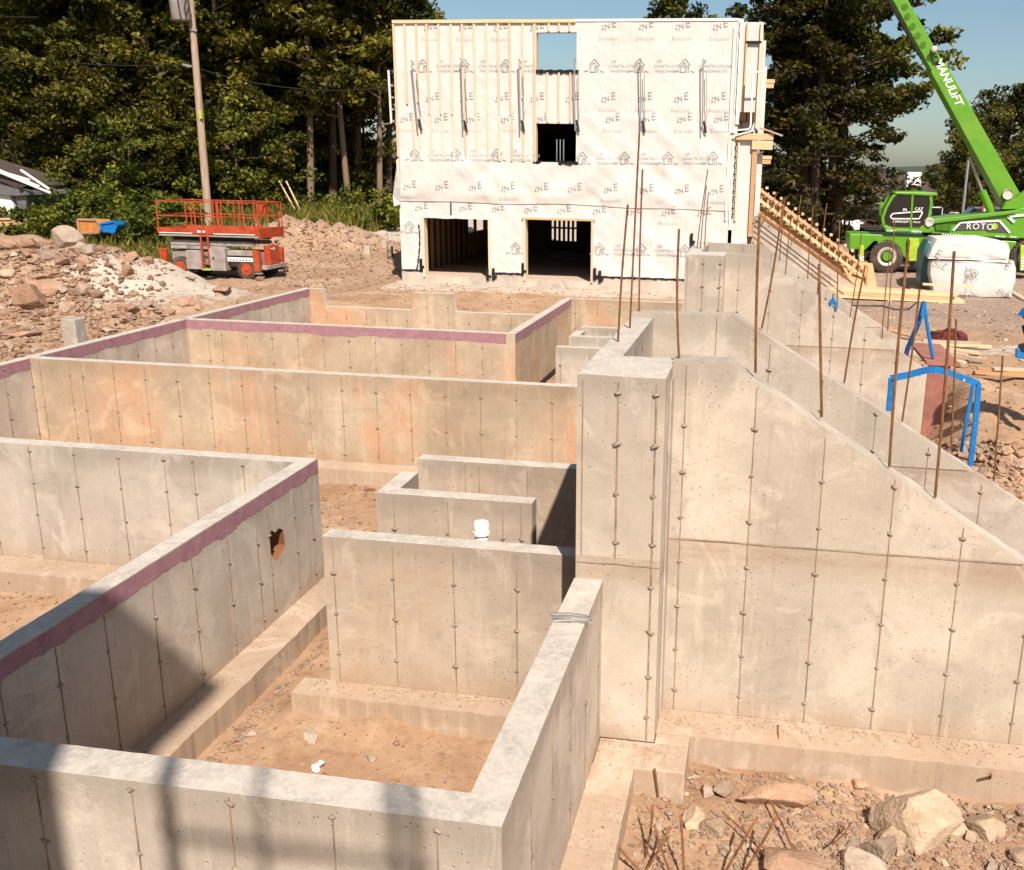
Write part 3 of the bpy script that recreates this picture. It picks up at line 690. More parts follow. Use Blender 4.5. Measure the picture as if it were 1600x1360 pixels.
for x, z0, z1 in ((-12.3, 1.4, 3.0), (-10.98, 3.35, 3.82)):  # black tape lines
    mb = MB(); n = 16
    for i in range(n):
        z = z0+(z1-z0)*i/n; xx = x+(.14*math.sin(i/n*2.2) if x < -12 else 0)
        mb.box((xx+.01*(i % 3), YB-.075, z), (xx+.045+.012*(i % 2), YB-.06, z+(z1-z0)/n*.92))
    mb.build('wrap_tape', house, 'tape')
for px, py in ((763, 428), (772, 428), (818, 420), (930, 428), (938, 432), (1081, 374), (659, 413)):
    p = at(px, py, YB); mb = MB(); mb.box((p.x-.05, YB-.09, p.z-.22), (p.x+.04, YB-.05, p.z+.2)); mb.box((p.x-.02, YB-.095, p.z-.14), (p.x+.12, YB-.055, p.z-.04)); mb.build('hold_down_bracket', house, 'tape')
# vertical strapping
def batten(x, z0, z1, lean=0, w=.062):
    mb = MB(); n = 6
    P_ = [(x+lean*i/n, z0+(z1-z0)*i/n) for i in range(n+1)]
    for (xa, za), (xb, zb_) in zip(P_, P_[1:]):
        ya = YB-.04-folds(xa, za)
        mb.prism([(xa-w/2, YB-.012, za), (xa+w/2, YB-.012, za), (xb+w/2, YB-.012, zb_), (xb-w/2, YB-.012, zb_)], (0, -.068, 0))
    mb.build('batten', house, 'pine')
Xp = lambda px: at(px, 110, YB).x
for i, px in enumerate((635.5, 652.5, 670, 688, 706, 724.5, 743, 761.5, 780, 798, 817)):
    z0 = {0: 7.05, 1: 7.1, 10: 7.25}.get(i, 6.72); batten(Xp(px), z0, 9.62, .02*math.sin(i*2))
batten(Xp(836), 5.2, 9.6, 0, .075)
batten(HX0+.045, 5.3, 9.62, 0, .07); batten(HX0+.06, 3.95, 5.2, -.06, .07)
for px in (856, 874, 892): batten(Xp(px), 6.5, 8.08)
for px in (858, 874, 890): batten(Xp(px), 9.36, 9.62)
for i, px in enumerate((647.5, 656.5, 674.5, 692, 710, 728, 746.5, 763.5, 781, 800, 818)): batten(at(px, 215, YB).x, 5.22, 6.7, -.015*math.cos(i))
mb = MB(); mb.box((HX0+.01, YB-.1, 9.63), (-6.55, YB+.18, 9.73)); mb.build('top_plate', house, 'pine_x')
mb = MB(); mb.box((-6.55, YB-.06, 9.66), (HX1+.01, YB+.18, 9.735)); mb.build('top_plate', house, 'white')
# printed lettering, following the folds
def print_on(vs, fs, X, Z, mat, rot, size_y=1):
    c, s_ = math.cos(rot), math.sin(rot); mb = MB(); mb.m(mat); P_ = []
    for x, y in vs:
        xx, zz = X+x*c-y*s_, Z+x*s_+y*c
        st = .012 if zz < 3.8 else (.04 if zz < 6.75 else .03)
        P_.append((xx, YB-st-folds(xx, zz)-.012, zz))
    mb.add(P_, fs); return mb
def merge(*parts):
    vs, fs = [], []
    for v, f in parts: fs += [tuple(i+len(vs) for i in q) for q in f]; vs += v
    return vs, fs
def shift(g, dx, dy): return [(x+dx, y+dy) for x, y in g[0]], g[1]
NE = merge(shift(text_geo('N', .28, -.1), 0, 0), shift(text_geo('E', .42, .12), .24, .06), ([(-.25, -.08), (-.19, -.1), (-.17, -.03), (-.24, -.01), (-.21, .04), (-.16, .03), (-.14, .08), (-.19, .1), (-.14, -.13), (-.1, -.13), (-.1, -.09), (-.14, -.09)], [(0, 1, 2, 3), (4, 5, 6, 7), (8, 9, 10, 11)]))
EVO = text_geo('Evolution', .17)
LCM = merge(shift(text_geo('LES', .125, .2), -.29, .15), shift(text_geo('CONSTRUCTIONS', .125, .2), .07, 0), shift(text_geo('MAISONNEUVE', .125, .2), .03, -.15))
ICON = ([(x*.36, y*.36) for x, y in HOUSE_ICON[0]], HOUSE_ICON[1])
def ne(px, py, evo=True, name='printed_logo'):
    p = at(px, py, YB)
    if any(a-.05 < p.x < b+.05 and c-.1 < p.z < d+.1 for a, b, c, d in OPEN): return
    print_on([(x*.82, y*.82) for x, y in NE[0]], NE[1], p.x, p.z, 'print', rad(9)).build('printed_logo', house)
    if evo and not any(a-.4 < p.x < b+.4 and c-.1 < p.z-.36 < d+.1 for a, b, c, d in OPEN): print_on(EVO[0], EVO[1], p.x+.02, p.z-.36, 'print_l', 0).build('printed_name', house)
def lcm(px, py, text=True):
    p = at(px, py, YB); print_on(ICON[0], ICON[1], p.x, p.z, 'print', 0).build('printed_house_logo', house)
    if text and px < 1120: print_on(LCM[0], LCM[1], p.x+.92, p.z, 'print', 0).build('printed_company_name', house)
for px in (672, 726, 781, 838): ne(px, 44)
for px in (950, 1008, 1065, 1124): ne(px, 42)
for px in (661, 726, 791): lcm(px, 104)
for px in (929, 999, 1070): lcm(px, 104)
for px in (675, 728, 783, 838, 893, 949, 1006, 1063, 1121): ne(px, 155, px > 900)
for px in (635, 688, 738, 792, 845, 956, 1012, 1068, 1125): ne(px, 187)
for px in (649, 713, 777): lcm(px, 243)
for px in (910, 976, 1044, 1114): lcm(px, 248, px < 1100)
for i, px in enumerate((640, 690, 742, 793, 845, 897, 953, 1009, 1064, 1118)): ne(px, 292+i*.8, i % 3 == 0)
for i, px in enumerate((657, 726, 777, 828, 880, 935, 990, 1043, 1099)): ne(px, 325+i*1.1, i in (0, 5, 7))
lcm(640, 356, False); lcm(806, 389, False); lcm(937, 390); lcm(1002, 391); lcm(1070, 393, False)
# grey fall-protection posts strapped to the wall
for px, y0, y1, lean in ((648, 100, 203, 8), (722, 97, 205, 3), (812, 98, 205, 2), (898, 96, 205, 1), (1001, 97, 206, 1), (1098, 98, 207, -1)):
    a, b = at(px-lean*.6, y0, YB-.25), at(px+lean*.6, y1, YB-.2); mb = MB(); mb.tube([a, b], .024, 6); mb.tube([a+Vector((0, -.05, .1)), a+Vector((.05, .1, -.02))], .022, 6)
    mb.build('guard_post', house, 'alum')
    mb = MB(); mb.beam(b+Vector((.03, 0, .35)), b+Vector((.12, .08, -.02)), .035, .06); mb.build('post_bracket', house, 'black')
    mb = MB(); q = [a.lerp(b, k/7)+Vector((.12+.02*math.sin(k*3), .05, 0)) for k in range(1, 8)]; mb.tube(q, .014, 4); mb.build('rope', house, 'grey_metal')
# loose corner of wrap and rail at the left edge
mb = MB(); L = HX0; mb.add([(L, YB, 5.3), (L-.28, YB+.1, 3.95), (L-.16, YB-.12, 3.6), (L+.1, YB-.16, 3.7), (L+.12, YB-.09, 5.2)], [(0, 1, 4), (1, 2, 3, 4)]); mb.build('wrap_flap', house, 'wrap')
for x, z0, z1 in ((L-.42, 6.45, 8.2),):
    mb = MB(); mb.beam((x, YB+.6, z0), (x-.03, YB+.6, z1), .06, .06, (0, 1, 0)); mb.build('guard_rail', house, 'white')
    for z in (6.5, 6.9, 7.3, 7.7):
        mb = MB(); mb.box((x, YB+.58, z-.02), (L+.05, YB+.62, z+.03)); mb.build('guard_rail', house, 'grey_wood')
# right corner: folded wrap, recessed bay, balcony beams
mb = MB()
for k, (x0, x1, z0, z1) in enumerate(((-1.27, -1.13, 3.1, 9.73), (-1.40, -1.30, 3.4, 9.5), (-1.2, -1.08, 6.5, 9.7))):
    n = 30; q = [(x0+.025*ns(i*.5, k), x1+.03*ns(i*.45, k, 4), z0+(z1-z0)*i/n) for i in range(n+1)]
    mb.add([(a, YB-.06-.02*k-.03*ns(z*1.3, k), z) for a, b, z in q]+[(b, YB+.02-.03*k, z) for a, b, z in q], [(i, i+1, n+2+i, n+1+i) for i in range(n)])
mb.build('wrap_fold', house, 'wrap')
mb = MB(); mb.box((-1.15, YB+.55, 6.35), (-.47, YB+.75, 9.70)); mb.build('bay_wall', house, 'wrap')
for x, w in ((-1.1, .09), (-.98, .05), (-.52, .07)):
    mb = MB(); mb.box((x-w/2, YB+.46, 6.4), (x+w/2, YB+.54, 9.68)); mb.build('batten', house, 'pine')
mb = MB(); mb.box((-1.0, YB+.45, 9.05), (-.5, YB+.535, 9.12)); mb.build('wrap_tape', house, 'tape')
mb = MB(); mb.box((-.47, YB+1.0, 5.9), (-.36, YB+1.6, 9.2)); mb.box((-.38, YB+1.1, 6.2), (-.28, YB+1.5, 8.4)); mb.build('wrap_fold', house, 'wrap')
for z, x1, y in ((8.05, .0, 3), (5.45, .05, 2.5)):
    mb = MB(); mb.box((-.5, YB+y, z), (x1, YB+y+.3, z+.12)); mb.build('balcony_joist', house, 'pine_x')
    mb = MB(); mb.box((-.5, YB+y+.02, z-.16), (x1-.03, YB+y+.28, z-.002)); mb.build('balcony_joist', house, 'form_wood')
mb = MB(); mb.box((-1.15, YB-.1, 6.02), (.06, YB+.1, 6.22)); mb.build('balcony_beam', house, 'pine_x')
mb = MB(); mb.box((-.62, YB-.08, 5.72), (.05, YB+.25, 6.0)); mb.build('balcony_beam', house, 'pine_x')
mb = MB(); mb.box((-.6, YB-.02, 2.9), (-.46, YB+.16, 5.72)); mb.build('porch_post', house, 'form_wood')
mb = MB(); mb.box((-.44, YB+.3, 3.3), (-.26, YB+.6, 5.6)); mb.build('wrap_fold', house, 'wrap')
mb = MB(); mb.box((-1.15, YB+.05, 2.5), (-.62, YB+.25, 6.02)); mb.build('bay_wall', house, 'wrap')
mb = MB(); mb.box((-1.08, YB-.02, 3.4), (-1.02, YB+.04, 6.0)); mb.build('batten', house, 'pine')
mb = MB(); n = 26
for i in range(n):
    z = 3.5+2.4*i/n; mb.box((-1.17+.012*(i % 3), YB-.05, z), (-1.13+.012*(i % 2), YB-.03, z+.07))
mb.build('wrap_tape', house, 'tape')
for pts, m_ in (([(-1.3, YB-.15, 6.3), (-.75, YB-.15, 6.34), (-.7, YB-.1, 6.45), (-.72, YB-.1, 8.4)], 'white'), ([(-1.25, YB-.15, 6.12), (-.62, YB-.1, 6.3), (-.6, YB-.1, 6.5)], 'white'), ([(-.75, YB-.1, 8.1), (-.3, YB-.1, 8.12)], 'white'), ([(-.4, YB-.1, 6.4), (.35, YB-.2, 6.15)], 'grey_wood')):
    mb = MB(); mb.tube(pts, .03, 6); mb.build('guard_rail', house, m_)

# ---------------------------------------------------------------- timber forms beyond the farthest wing wall
YF = 33.9
tf = thing('timber_formwork', (1.2, YF, 1), 'orange timber wall forms stepping down behind the farthest sloping wall', 'formwork')
for k in range(9):
    x0 = -.5+.43*k; z1 = 4.5-.29*k; mb = MB()
    mb.prism([(x0, YF, 1.0), (x0+.42, YF, 1.0), (x0+.42, YF, z1-.27), (x0, YF, z1)], (0, .03, 0)); mb.build('form_panel', tf, 'form_wood')
for k in range(18):
    x = -.45+.215*k; z = 4.5-.145*k; mb = MB(); mb.box((x, YF-.13, z-.5), (x+.05, YF-.01, z+.12)); mb.build('form_stud', tf, 'form_wood')
for dz in (.02, -.32):
    mb = MB(); mb.beam((-.5, YF-.16, 4.55+dz), (3.4, YF-.16, 1.9+dz), .05, .1); mb.build('form_waler', tf, 'pine_x')
for k in range(14):
    x = -.1+.25*k; z = 4.4-.168*k; mb = MB(); mb.box((x, YF-.2, z+.05), (x+.09, YF+.05, z+.13)); mb.build('form_cleat', tf, 'pine_x')
for a, b in (((2.6, YF-.8, 1.0), (3.1, YF-.1, 2.1)), ((3.2, YF-.9, .95), (2.7, YF-.1, 1.9)), ((3.5, YF-.3, .95), (3.5, YF-.3, 2.0))):
    mb = MB(); mb.beam(a, b, .09, .06); mb.build('form_brace', tf, 'form_wood')
mb = MB(); mb.prism([(2.2, YF-.6, 1.0), (3.9, YF-.6, 1.0), (3.7, YF+.3, 2.0), (2.5, YF+.3, 2.1)], (0, .1, .02)); mb.build('form_panel', tf, 'form_wood')

# ---------------------------------------------------------------- telescopic handler
def stripe_row(mb, a, b, n, h, nrm):           # slanted warning dashes along a line
    a, b, nrm = Vector(a), Vector(b), Vector(nrm); d = (b-a)/n; u = Vector((0, 0, h))
    for i in range(n): mb.add([a+d*i+nrm, a+d*(i+.5)+nrm, a+d*(i+.85)+u+nrm, a+d*(i+.35)+u+nrm], [(0, 1, 2, 3)])
YT = 38.6; DY = Vector((0, 1, 0))
T = lambda px, py, dy=0: at(px, py, YT) + DY*dy
tele = thing('telescopic_handler', T(1460, 428, 1.2), 'bright green rotating telescopic handler with raised boom, parked behind the white wrapped bundle', 'telehandler')
mb = MB(); mb.prism([T(*p, .15) for p in ((1328, 366), (1440, 369), (1590, 378), (1590, 398), (1565, 398), (1550, 404), (1420, 410), (1414, 396), (1402, 381), (1386, 376), (1366, 378), (1352, 392), (1328, 392))], DY*2.1); mb.build('chassis', tele, 'green', bevel=.03)
mb = MB(); mb.prism([T(*p, .35) for p in ((1333, 392), (1560, 405), (1560, 416), (1340, 408))], DY*1.7); mb.build('underframe', tele, 'black', bevel=.02)
mb = MB(); mb.prism([T(*p, .05) for p in ((1333, 390), (1344, 390), (1346, 400), (1334, 406))], DY*2.3); mb.build('front_axle_guard', tele, 'black')
for px in (1385.5, 1606):
    for dy, nr in ((0, 1), (1.85, 0)):
        c = T(px, 401.5, dy); R_ = (T(px, 376)-T(px, 427)).length/2
        mb = MB(); mb.lathe(c, DY, [(0, R_*.58), (.0, R_*.9), (.04, R_*.99), (.2, R_), (.42, R_*.99), (.46, R_*.9), (.46, R_*.5)], 36); w = mb.build('wheel', tele, 'tyre', smooth=True)
        if nr:
            mb = MB()
            for k in range(28):
                a = 2*math.pi*k/28; v = Vector((math.cos(a), 0, math.sin(a))); mb.beam(c+v*R_*.985+DY*.02, c+Vector((math.cos(a+.09), 0, math.sin(a+.09)))*R_*1.0+DY*.2, .07, .045, v)
            mb.build('tread', w, 'tyre')
            mb = MB(); mb.lathe(c-DY*.015, DY, [(.05, R_*.34), (0, R_*.42), (-.01, R_*.56), (.03, R_*.6), (.06, R_*.6)], 32); mb.build('rim', w, 'pale_metal', smooth=True)
            mb = MB(); mb.lathe(c-DY*.06, DY, [(0, R_*.22), (0, R_*.25), (.08, R_*.3), (.12, R_*.3)], 16); mb.build('hub', w, 'green')
for px in (1345.5, 1597):
    mb = MB(); mb.prism([T(*p, -.18) for p in ((px-4, 383), (px+4, 383), (px+3, 424), (px-5, 424))], DY*.2); lg = mb.build('outrigger', tele, 'lime', bevel=.01)
    mb = MB(); a = T(px-4, 422, -.2); b = T(px-3, 400, -.2)
    for k in range(5): p = a.lerp(b, k/5); mb.add([p, p+Vector((.16, 0, .05)), p+Vector((.16, 0, .11)), p+Vector((0, 0, .06))], [(0, 1, 2, 3)])
    mb.build('warning_stripes', lg, 'decal_w'); mb = MB(); mb.lathe(T(px, 425, -.1), (0, 0, 1), [(0, .16), (.05, .16), (.09, .06)], 14); mb.build('foot_pad', lg, 'black')
mb = MB(); mb.prism([T(*p, -.02) for p in ((1420, 372), (1436, 373), (1436, 408), (1420, 408))], DY*.2); mb.build('step_box', tele, 'lime', bevel=.01)
mb = MB(); mb.prism([T(*p, .02) for p in ((1370, 376), (1402, 377), (1422, 404), (1418, 408), (1399, 383), (1373, 381))], DY*.14); mb.build('fender', tele, 'green')
# turret
mb = MB(); mb.prism([T(*p, .25) for p in ((1459, 343), (1585, 331), (1598, 326), (1640, 318), (1640, 372), (1590, 374), (1540, 371), (1457, 366), (1454, 350))], DY*1.9); mb.build('turret_body', tele, 'green', bevel=.03)
mb = MB(); mb.prism([T(*p, .12) for p in ((1457, 344), (1590, 329), (1590, 334), (1459, 350))], DY*.3); mb.build('top_ledge', tele, 'green', bevel=.012)
mb = MB(); mb.prism([T(*p, .19) for p in ((1463, 349), (1488, 349), (1486, 362), (1463, 360))], DY*.1); mb.build('access_panel', tele, 'green_d')
mb = MB(); mb.prism([T(*p, .225) for p in ((1491, 361), (1503, 349), (1563, 346), (1577, 364), (1546, 363), (1541, 360))], DY*.05); pn = mb.build('name_panel', tele, 'decal_g')
def outline(pts, w, dy, name, mat, par, closed=False):
    mb = MB(); q = pts+[pts[0]] if closed else pts
    for a, b in zip(q, q[1:]): mb.beam(T(*a, dy), T(*b, dy), w, .02, (0, 1, 0))
    return mb.build(name, par, mat)
outline([(1490.5, 361), (1502.5, 348.5), (1563.5, 345.5), (1580, 364.5)], .07, .21, 'panel_trim', 'decal_w', pn)
outline([(1608, 336), (1577, 339), (1587, 348)], .09, .2, 'panel_trim', 'decal_w', tele)
def tele_text(body, px, py, size, ang, dy, mat, par, sh=0, sp=1.0, name='lettering', bold=.012):
    v, f = text_geo(body, size, sh, sp, bold); mb = MB(); put2d(mb, v, f, T(px, py, dy), (1, 0, 0), (0, 0, 1), (0, 0, 0), ang); return mb.build(name, par, mat)
tele_text('ROTO', 1533, 355.2, .33, 0, .2, 'decal_w', pn, .0, 1.15, bold=0)
mb = MB(); c = T(1556, 354, .2); mb.lathe(c, DY, [(0, .1), (-.01, .12), (.01, .12)], 14); mb.build('ring_emblem', pn, 'lime'); 
for a, b, n in (((1472, 367.5), (1505, 369), 8), ((1556, 370.5), (1572, 371.5), 4), ((1579, 371.5), (1590, 372), 3)):
    mb = MB(); stripe_row(mb, T(*a, .1), T(*b, .1), n, .05, (0, 0, 0)); mb.build('warning_stripes', tele, 'decal_w')
mb = MB(); mb.prism([T(*p, .2) for p in ((1454, 366.5), (1595, 374), (1595, 376), (1454, 369.5))], DY*1.9); mb.build('turntable', tele, 'black')
# cab
CAB = [(1381, 352), (1379, 341), (1385, 324), (1395, 307), (1403, 301.5), (1449, 301.5), (1454, 304), (1455.5, 318), (1452, 338), (1444, 353), (1436, 358.5), (1394, 357.5)]
mb = MB(); mb.prism([T(*p, .02) for p in CAB], DY*1.15); cabg = mb.build('cab_glass', tele, 'glass')
outline(CAB, .10, .0, 'cab_frame', 'green', tele, True); outline(CAB, .10, 1.2, 'cab_frame', 'green', tele, True)
outline([(1426, 302), (1423, 358)], .07, -.02, 'door_pillar', 'green', tele)
mb = MB(); mb.prism([T(*p, -.05) for p in ((1397, 300.5), (1464, 301.5), (1465, 305.5), (1455, 306.5), (1400, 303.5))], DY*1.3); mb.build('cab_roof', tele, 'green', bevel=.02)
outline([(1391, 338.5), (1395, 334), (1440, 330.5), (1441, 333), (1436, 342), (1394, 342), (1391, 338.5)], .045, -.02, 'cab_trim', 'decal_w', cabg)
tele_text('MANULIFT', 1408.5, 346.5, .14, 0, .01, 'decal_w', cabg, .3); tele_text('M50.5S', 1432, 347.5, .09, 0, .01, 'decal_w', cabg, .3)
tele_text('CAT', 1436, 327, .16, 0, .01, 'decal_w', cabg); tele_text('m', 1414, 327.5, .2, 0, .01, 'decal_w', cabg)
mb = MB(); mb.prism([T(*p, .3) for p in ((1398, 352), (1410, 340), (1420, 340), (1424, 326), (1432, 326), (1430, 352))], DY*.5); mb.build('seat', tele, 'cloth')
mb = MB(); mb.prism([T(*p, -.02) for p in ((1380, 352), (1394, 358.5), (1436, 359.5), (1446, 353), (1458, 356), (1454, 364), (1384, 362))], DY*1.25); mb.build('cab_base', tele, 'green', bevel=.02)
for a, b, n in (((1385, 361.5), (1399, 362.5), 5), ((1424, 363), (1440, 364), 5)):
    mb = MB(); stripe_row(mb, T(*a, -.03), T(*b, -.03), n, .06, (0, -.004, 0)); mb.build('warning_stripes', tele, 'decal_w')
mb = MB(); mb.lathe(T(1451.5, 348, -.02), DY, [(-.05, .05), (-.08, .14), (-.03, .18), (.05, .19)], 20); mb.build('work_lamp', tele, 'pale_metal', smooth=True)
mb = MB(); mb.tube([T(1377, 339, .1), T(1375, 330, 0), T(1376, 316, 0)], .03, 6); mb.beam(T(1376, 326, 0), T(1376.5, 315, 0), .12, .05); mb.build('mirror', tele, 'green')
mb = MB(); mb.tube([T(1400, 302, .2), T(1399, 292, .2)], .012, 5); mb.build('aerial', tele, 'black')
# boom: three nested box sections rising to the upper left
BA, BB = Vector((1591, 317, 0)), Vector((1398, -30, 0))
def boom_sec(f0, f1, w0, w1, dy, d, name, mat='green'):
    q0, q1 = BA.lerp(BB, f0), BA.lerp(BB, f1); dn = (BB-BA).normalized(); pn_ = Vector((-dn.y, dn.x, 0))
    pts = [q0+pn_*w0, q0-pn_*w0, q1-pn_*w1, q1+pn_*w1]
    mb = MB(); mb.prism([T(p.x, p.y, dy) for p in pts], DY*d); return mb.build(name, tele, mat, bevel=.025)
bm1 = boom_sec(-.06, .62, 16.5, 14.0, .75, .95, 'boom_section'); bm2 = boom_sec(.55, 1.25, 11.5, 10.0, .82, .8, 'boom_section')
BDN = (BB-BA).normalized()
for px, py in ((1418.5, 5), (1423, 20.5), (1431, 36), (1439, 51), (1447.5, 66)):
    c = T(px, py, .80); mb = MB(); mb.lathe(c, DY, [(0, .085), (0, .115), (.03, .115)], 18); h_ = mb.build('boom_hole', bm2, 'green_d')
ang = math.atan2(-(143-95), (1497-1468))
tele_text('MANULIFT', 1487, 125, .41, ang, .742, 'decal_w', bm1, .25, .98, bold=.018)
mb = MB(); mb.tube([T(1390, -8, .7), T(1420, 45, .7), T(1446, 90, .75)], .05, 6); mb.tube([T(1394, -8, 1.2), T(1448, 86, 1.2)], .05, 6); mb.build('boom_hose', tele, 'black')
mb = MB(); mb.prism([T(*p, .7) for p in ((1461, 70), (1468, 80), (1474, 92), (1467, 94), (1460, 84))], DY*.9); mb.beam(T(1466, 80, .6), T(1479, 81, .6), .04, .04); mb.beam(T(1502, 144, .7), T(1508, 139, .7), .05, .05); mb.build('boom_collar', tele, 'green_d', bevel=.01)
mb = MB(); mb.ball(T(1464, 74, .6), .12, (1, .5, 1)); mb.build('boom_lamp', tele, 'pale_metal', smooth=True)
mb = MB(); mb.tube([T(1524, 244, 1.1), T(1546, 303, 1.1)], .07, 10); mb.build('cylinder_rod', tele, 'grey_metal')
mb = MB(); mb.tube([T(1544.5, 299, 1.1), T(1559, 334, 1.1)], .16, 12); mb.build('cylinder_barrel', tele, 'green')
mb = MB(); mb.prism([T(*p, .4) for p in ((1569, 328), (1575, 318), (1592, 310), (1606, 298), (1650, 292), (1650, 326), (1598, 328))], DY*.3); mb.build('boom_bracket', tele, 'green', bevel=.02)
mb = MB(); mb.prism([T(*p, .6) for p in ((1571, 322), (1578, 314), (1592, 314), (1591, 324))], DY*.1); mb.build('bracket_recess', tele, 'green_d')
mb = MB(); mb.lathe(T(1581, 304.5, .62), DY, [(0, .14), (-.05, .19), (.14, .2)], 18); mb.build('pivot_cap', tele, 'pale_metal', smooth=True)

# ---------------------------------------------------------------- scissor lift
LZ = rad(1.5); c0 = onz(403, 437, .98)
lift = thing('scissor_lift', (0, 0, 0), 'orange and grey scissor lift, platform lowered, parked on the rubble left of the house', 'scissor lift', rz=LZ)
R2 = Matrix.Rotation(LZ, 3, 'Z'); cen = c0 - R2 @ Vector((1.55, -.85, 0)); lift.location = (cen.x, cen.y, .96)
def L(name, mat, par=None, bevel=0, **k):
    mb = MB()
    for kind, *a in k['g']:
        getattr(mb, kind)(*a)
    return mb.build(name, par or lift, mat, bevel=bevel, local=True, smooth=k.get('smooth', False))
L('chassis', 'lift_grey', g=[('box', (-1.8, -.62, .42), (1.62, .62, .95))], bevel=.02)
L('underbody', 'black', g=[('box', (-1.7, -.5, .25), (1.6, .5, .42))])
L('side_tank', 'lift_grey', g=[('box', (-1.08, -.93, .32), (-.5, -.62, .98))], bevel=.015)
L('control_box', 'lift_grey', g=[('box', (-.12, -1.02, .30), (.46, -.62, 1.08))], bevel=.015)
cb = L('door_latch', 'black', g=[('box', (.0, -1.04, .7), (.05, -1.02, .78))])
L('side_rail', 'lift_grey', g=[('box', (.5, -.9, .84), (1.45, -.62, 1.02))], bevel=.01)
ws = L('warning_strip', 'white', g=[('box', (.5, -.92, .64), (1.45, -.62, .78))])
mb = MB()
for i in range(7): x = .58+.12*i; mb.add([(x, -.925, .67), (x+.07, -.925, .67), (x+.035, -.925, .74)], [(0, 1, 2)])
mb.build('warning_marks', ws, 'black', local=True)
L('frame_beam', 'lift_grey', g=[('box', (-1.75, -.72, 1.02), (.35, -.6, 1.13))], bevel=.01)
for k, (z, m_) in enumerate(((1.16, 'lift_grey'), (1.33, 'black'), (1.42, 'black'))):
    for y in (-.7, .55):
        a = L('scissor_arm', m_, g=[('prism', [(-1.75+.1*k, y, z), (1.35, y, z), (1.45, y, z+.07), (1.35, y, z+.15-.06*k), (-1.75+.1*k, y, z+.15-.06*k)], (0, .12, 0))])
        if k == 0 and y < 0:
            v, f = text_geo('SKYJACK', .17, .2, 1.1); mb = MB(); put2d(mb, v, f, (.6, y-.004, z+.075), (1, 0, 0), (0, 0, 1), (0, 0, 0)); mb.build('lettering', a, 'decal_g', local=True)
v, f = text_geo('SJ9250', .1, .2); mb = MB(); put2d(mb, v, f, (-1.0, -.725, 1.075), (1, 0, 0), (0, 0, 1), (0, 0, 0)); mb.build('lettering', lift, 'decal_g', local=True)
dk = L('platform_deck', 'lift_grey', g=[('box', (-2.05, -.9, 1.47), (1.75, .9, 1.57))], bevel=.01)
L('platform_skirt', 'orange', g=[('box', (-2.05, -.93, 1.57), (1.75, -.90, 1.76)), ('box', (-2.05, .9, 1.57), (1.75, .93, 1.76)), ('box', (1.75, -.93, 1.45), (1.78, .93, 1.80)), ('box', (-2.08, -.93, 1.57), (-2.05, .93, 1.76))])
L('decal', 'decal_w', g=[('box', (-.55, -.938, 1.62), (-.42, -.931, 1.69)), ('box', (-.35, -.938, 1.62), (-.26, -.931, 1.69))])
L('skirt_stripe', 'decal_w', g=[('box', (-2.0, -.936, 1.575), (-.75, -.931, 1.60)), ('box', (.05, -.936, 1.575), (1.6, -.931, 1.60))])
xsr = [-2.04, -.75, -.62, .1, .22, 1.62, 1.74]
for y in (-.9, .9):
    for x in xsr: L('rail_post', 'orange', g=[('beam', (x, y, 1.6), (x, y, 2.68), .038, .038)])
    for z in (2.68, 2.18): L('guard_rail', 'orange', g=[('beam', (-2.06, y, z), (1.76, y, z), .036, .036)])
for x in (-2.05, 1.74):
    for z in (2.68, 2.18): L('guard_rail', 'orange', g=[('beam', (x, -.9, z), (x, .9, z), .036, .036)])
for x in (-1.4, -.1, .9): L('rail_post', 'orange', g=[('beam', (x, .86, 1.6), (x, .86, 2.66), .032, .032)])
L('control_panel', 'orange', g=[('box', (1.5, -.3, 2.3), (1.72, .1, 2.6))], bevel=.02)
L('ladder', 'orange', g=[('beam', (-.42, -.98, .3), (-.42, -.98, 1.56), .05, .05), ('beam', (-.16, -.98, .5), (-.16, -.98, 1.56), .05, .05)]+[('beam', (-.42, -.98, z), (-.16, -.98, z), .045, .045) for z in (.55, .85, 1.15, 1.5)])
L('ladder_step', 'lime', g=[('box', (-.46, -1.0, .3), (-.1, -.7, .36))])
L('engine_cover', 'orange', g=[('box', (1.62, -.42, .5), (1.86, .3, 1.18))], bevel=.03)
L('engine_sticker', 'decal_w', g=[('box', (1.861, -.2, 1.03), (1.864, -.06, 1.11)), ('box', (1.861, -.36, 1.06), (1.864, -.26, 1.1))])
L('bumper', 'lift_grey', g=[('box', (1.6, -.8, .36), (1.9, .8, .5))], bevel=.01)
for x, y in ((1.62, -.9), (1.62, .85), (-1.9, -.9), (-1.9, .85)):
    q = L('outrigger', 'orange', g=[('prism', [(x-.1, y-.1, .3), (x+.1, y-.1, .3), (x+.12, y-.1, 1.02), (x-.14, y-.1, 1.05)], (0, .18, 0))], bevel=.015)
    mb = MB(); mb.lathe((x, y, .02+.2), (0, 0, 1), [(0, .16), (.03, .16), (.08, .04)], 14); mb.build('foot_pad', q, 'grey_metal', local=True)
for x in (1.18, -1.35):
    for y, sg in ((-.62, -1), (.62, 1)):
        mb = MB(); mb.lathe((x, y, .36), (0, sg, 0), [(0, .3), (.02, .36), (.25, .36), (.28, .3)], 26); w = mb.build('wheel', lift, 'tyre', local=True)
        mb = MB()
        for k in range(16):
            a = 2*math.pi*k/16; mb.beam((x+.36*math.cos(a), y+sg*.02, .36+.36*math.sin(a)), (x+.365*math.cos(a+.15), y+sg*.24, .36+.365*math.sin(a+.15)), .07, .05, (math.cos(a), 0, math.sin(a)))
        mb.build('tread', w, 'tyre', local=True)
        mb = MB(); mb.lathe((x, y+sg*.26, .36), (0, sg, 0), [(0, .22), (.035, .2), (.035, .08), (.07, .06)], 20); mb.build('hub', w, 'orange', local=True)

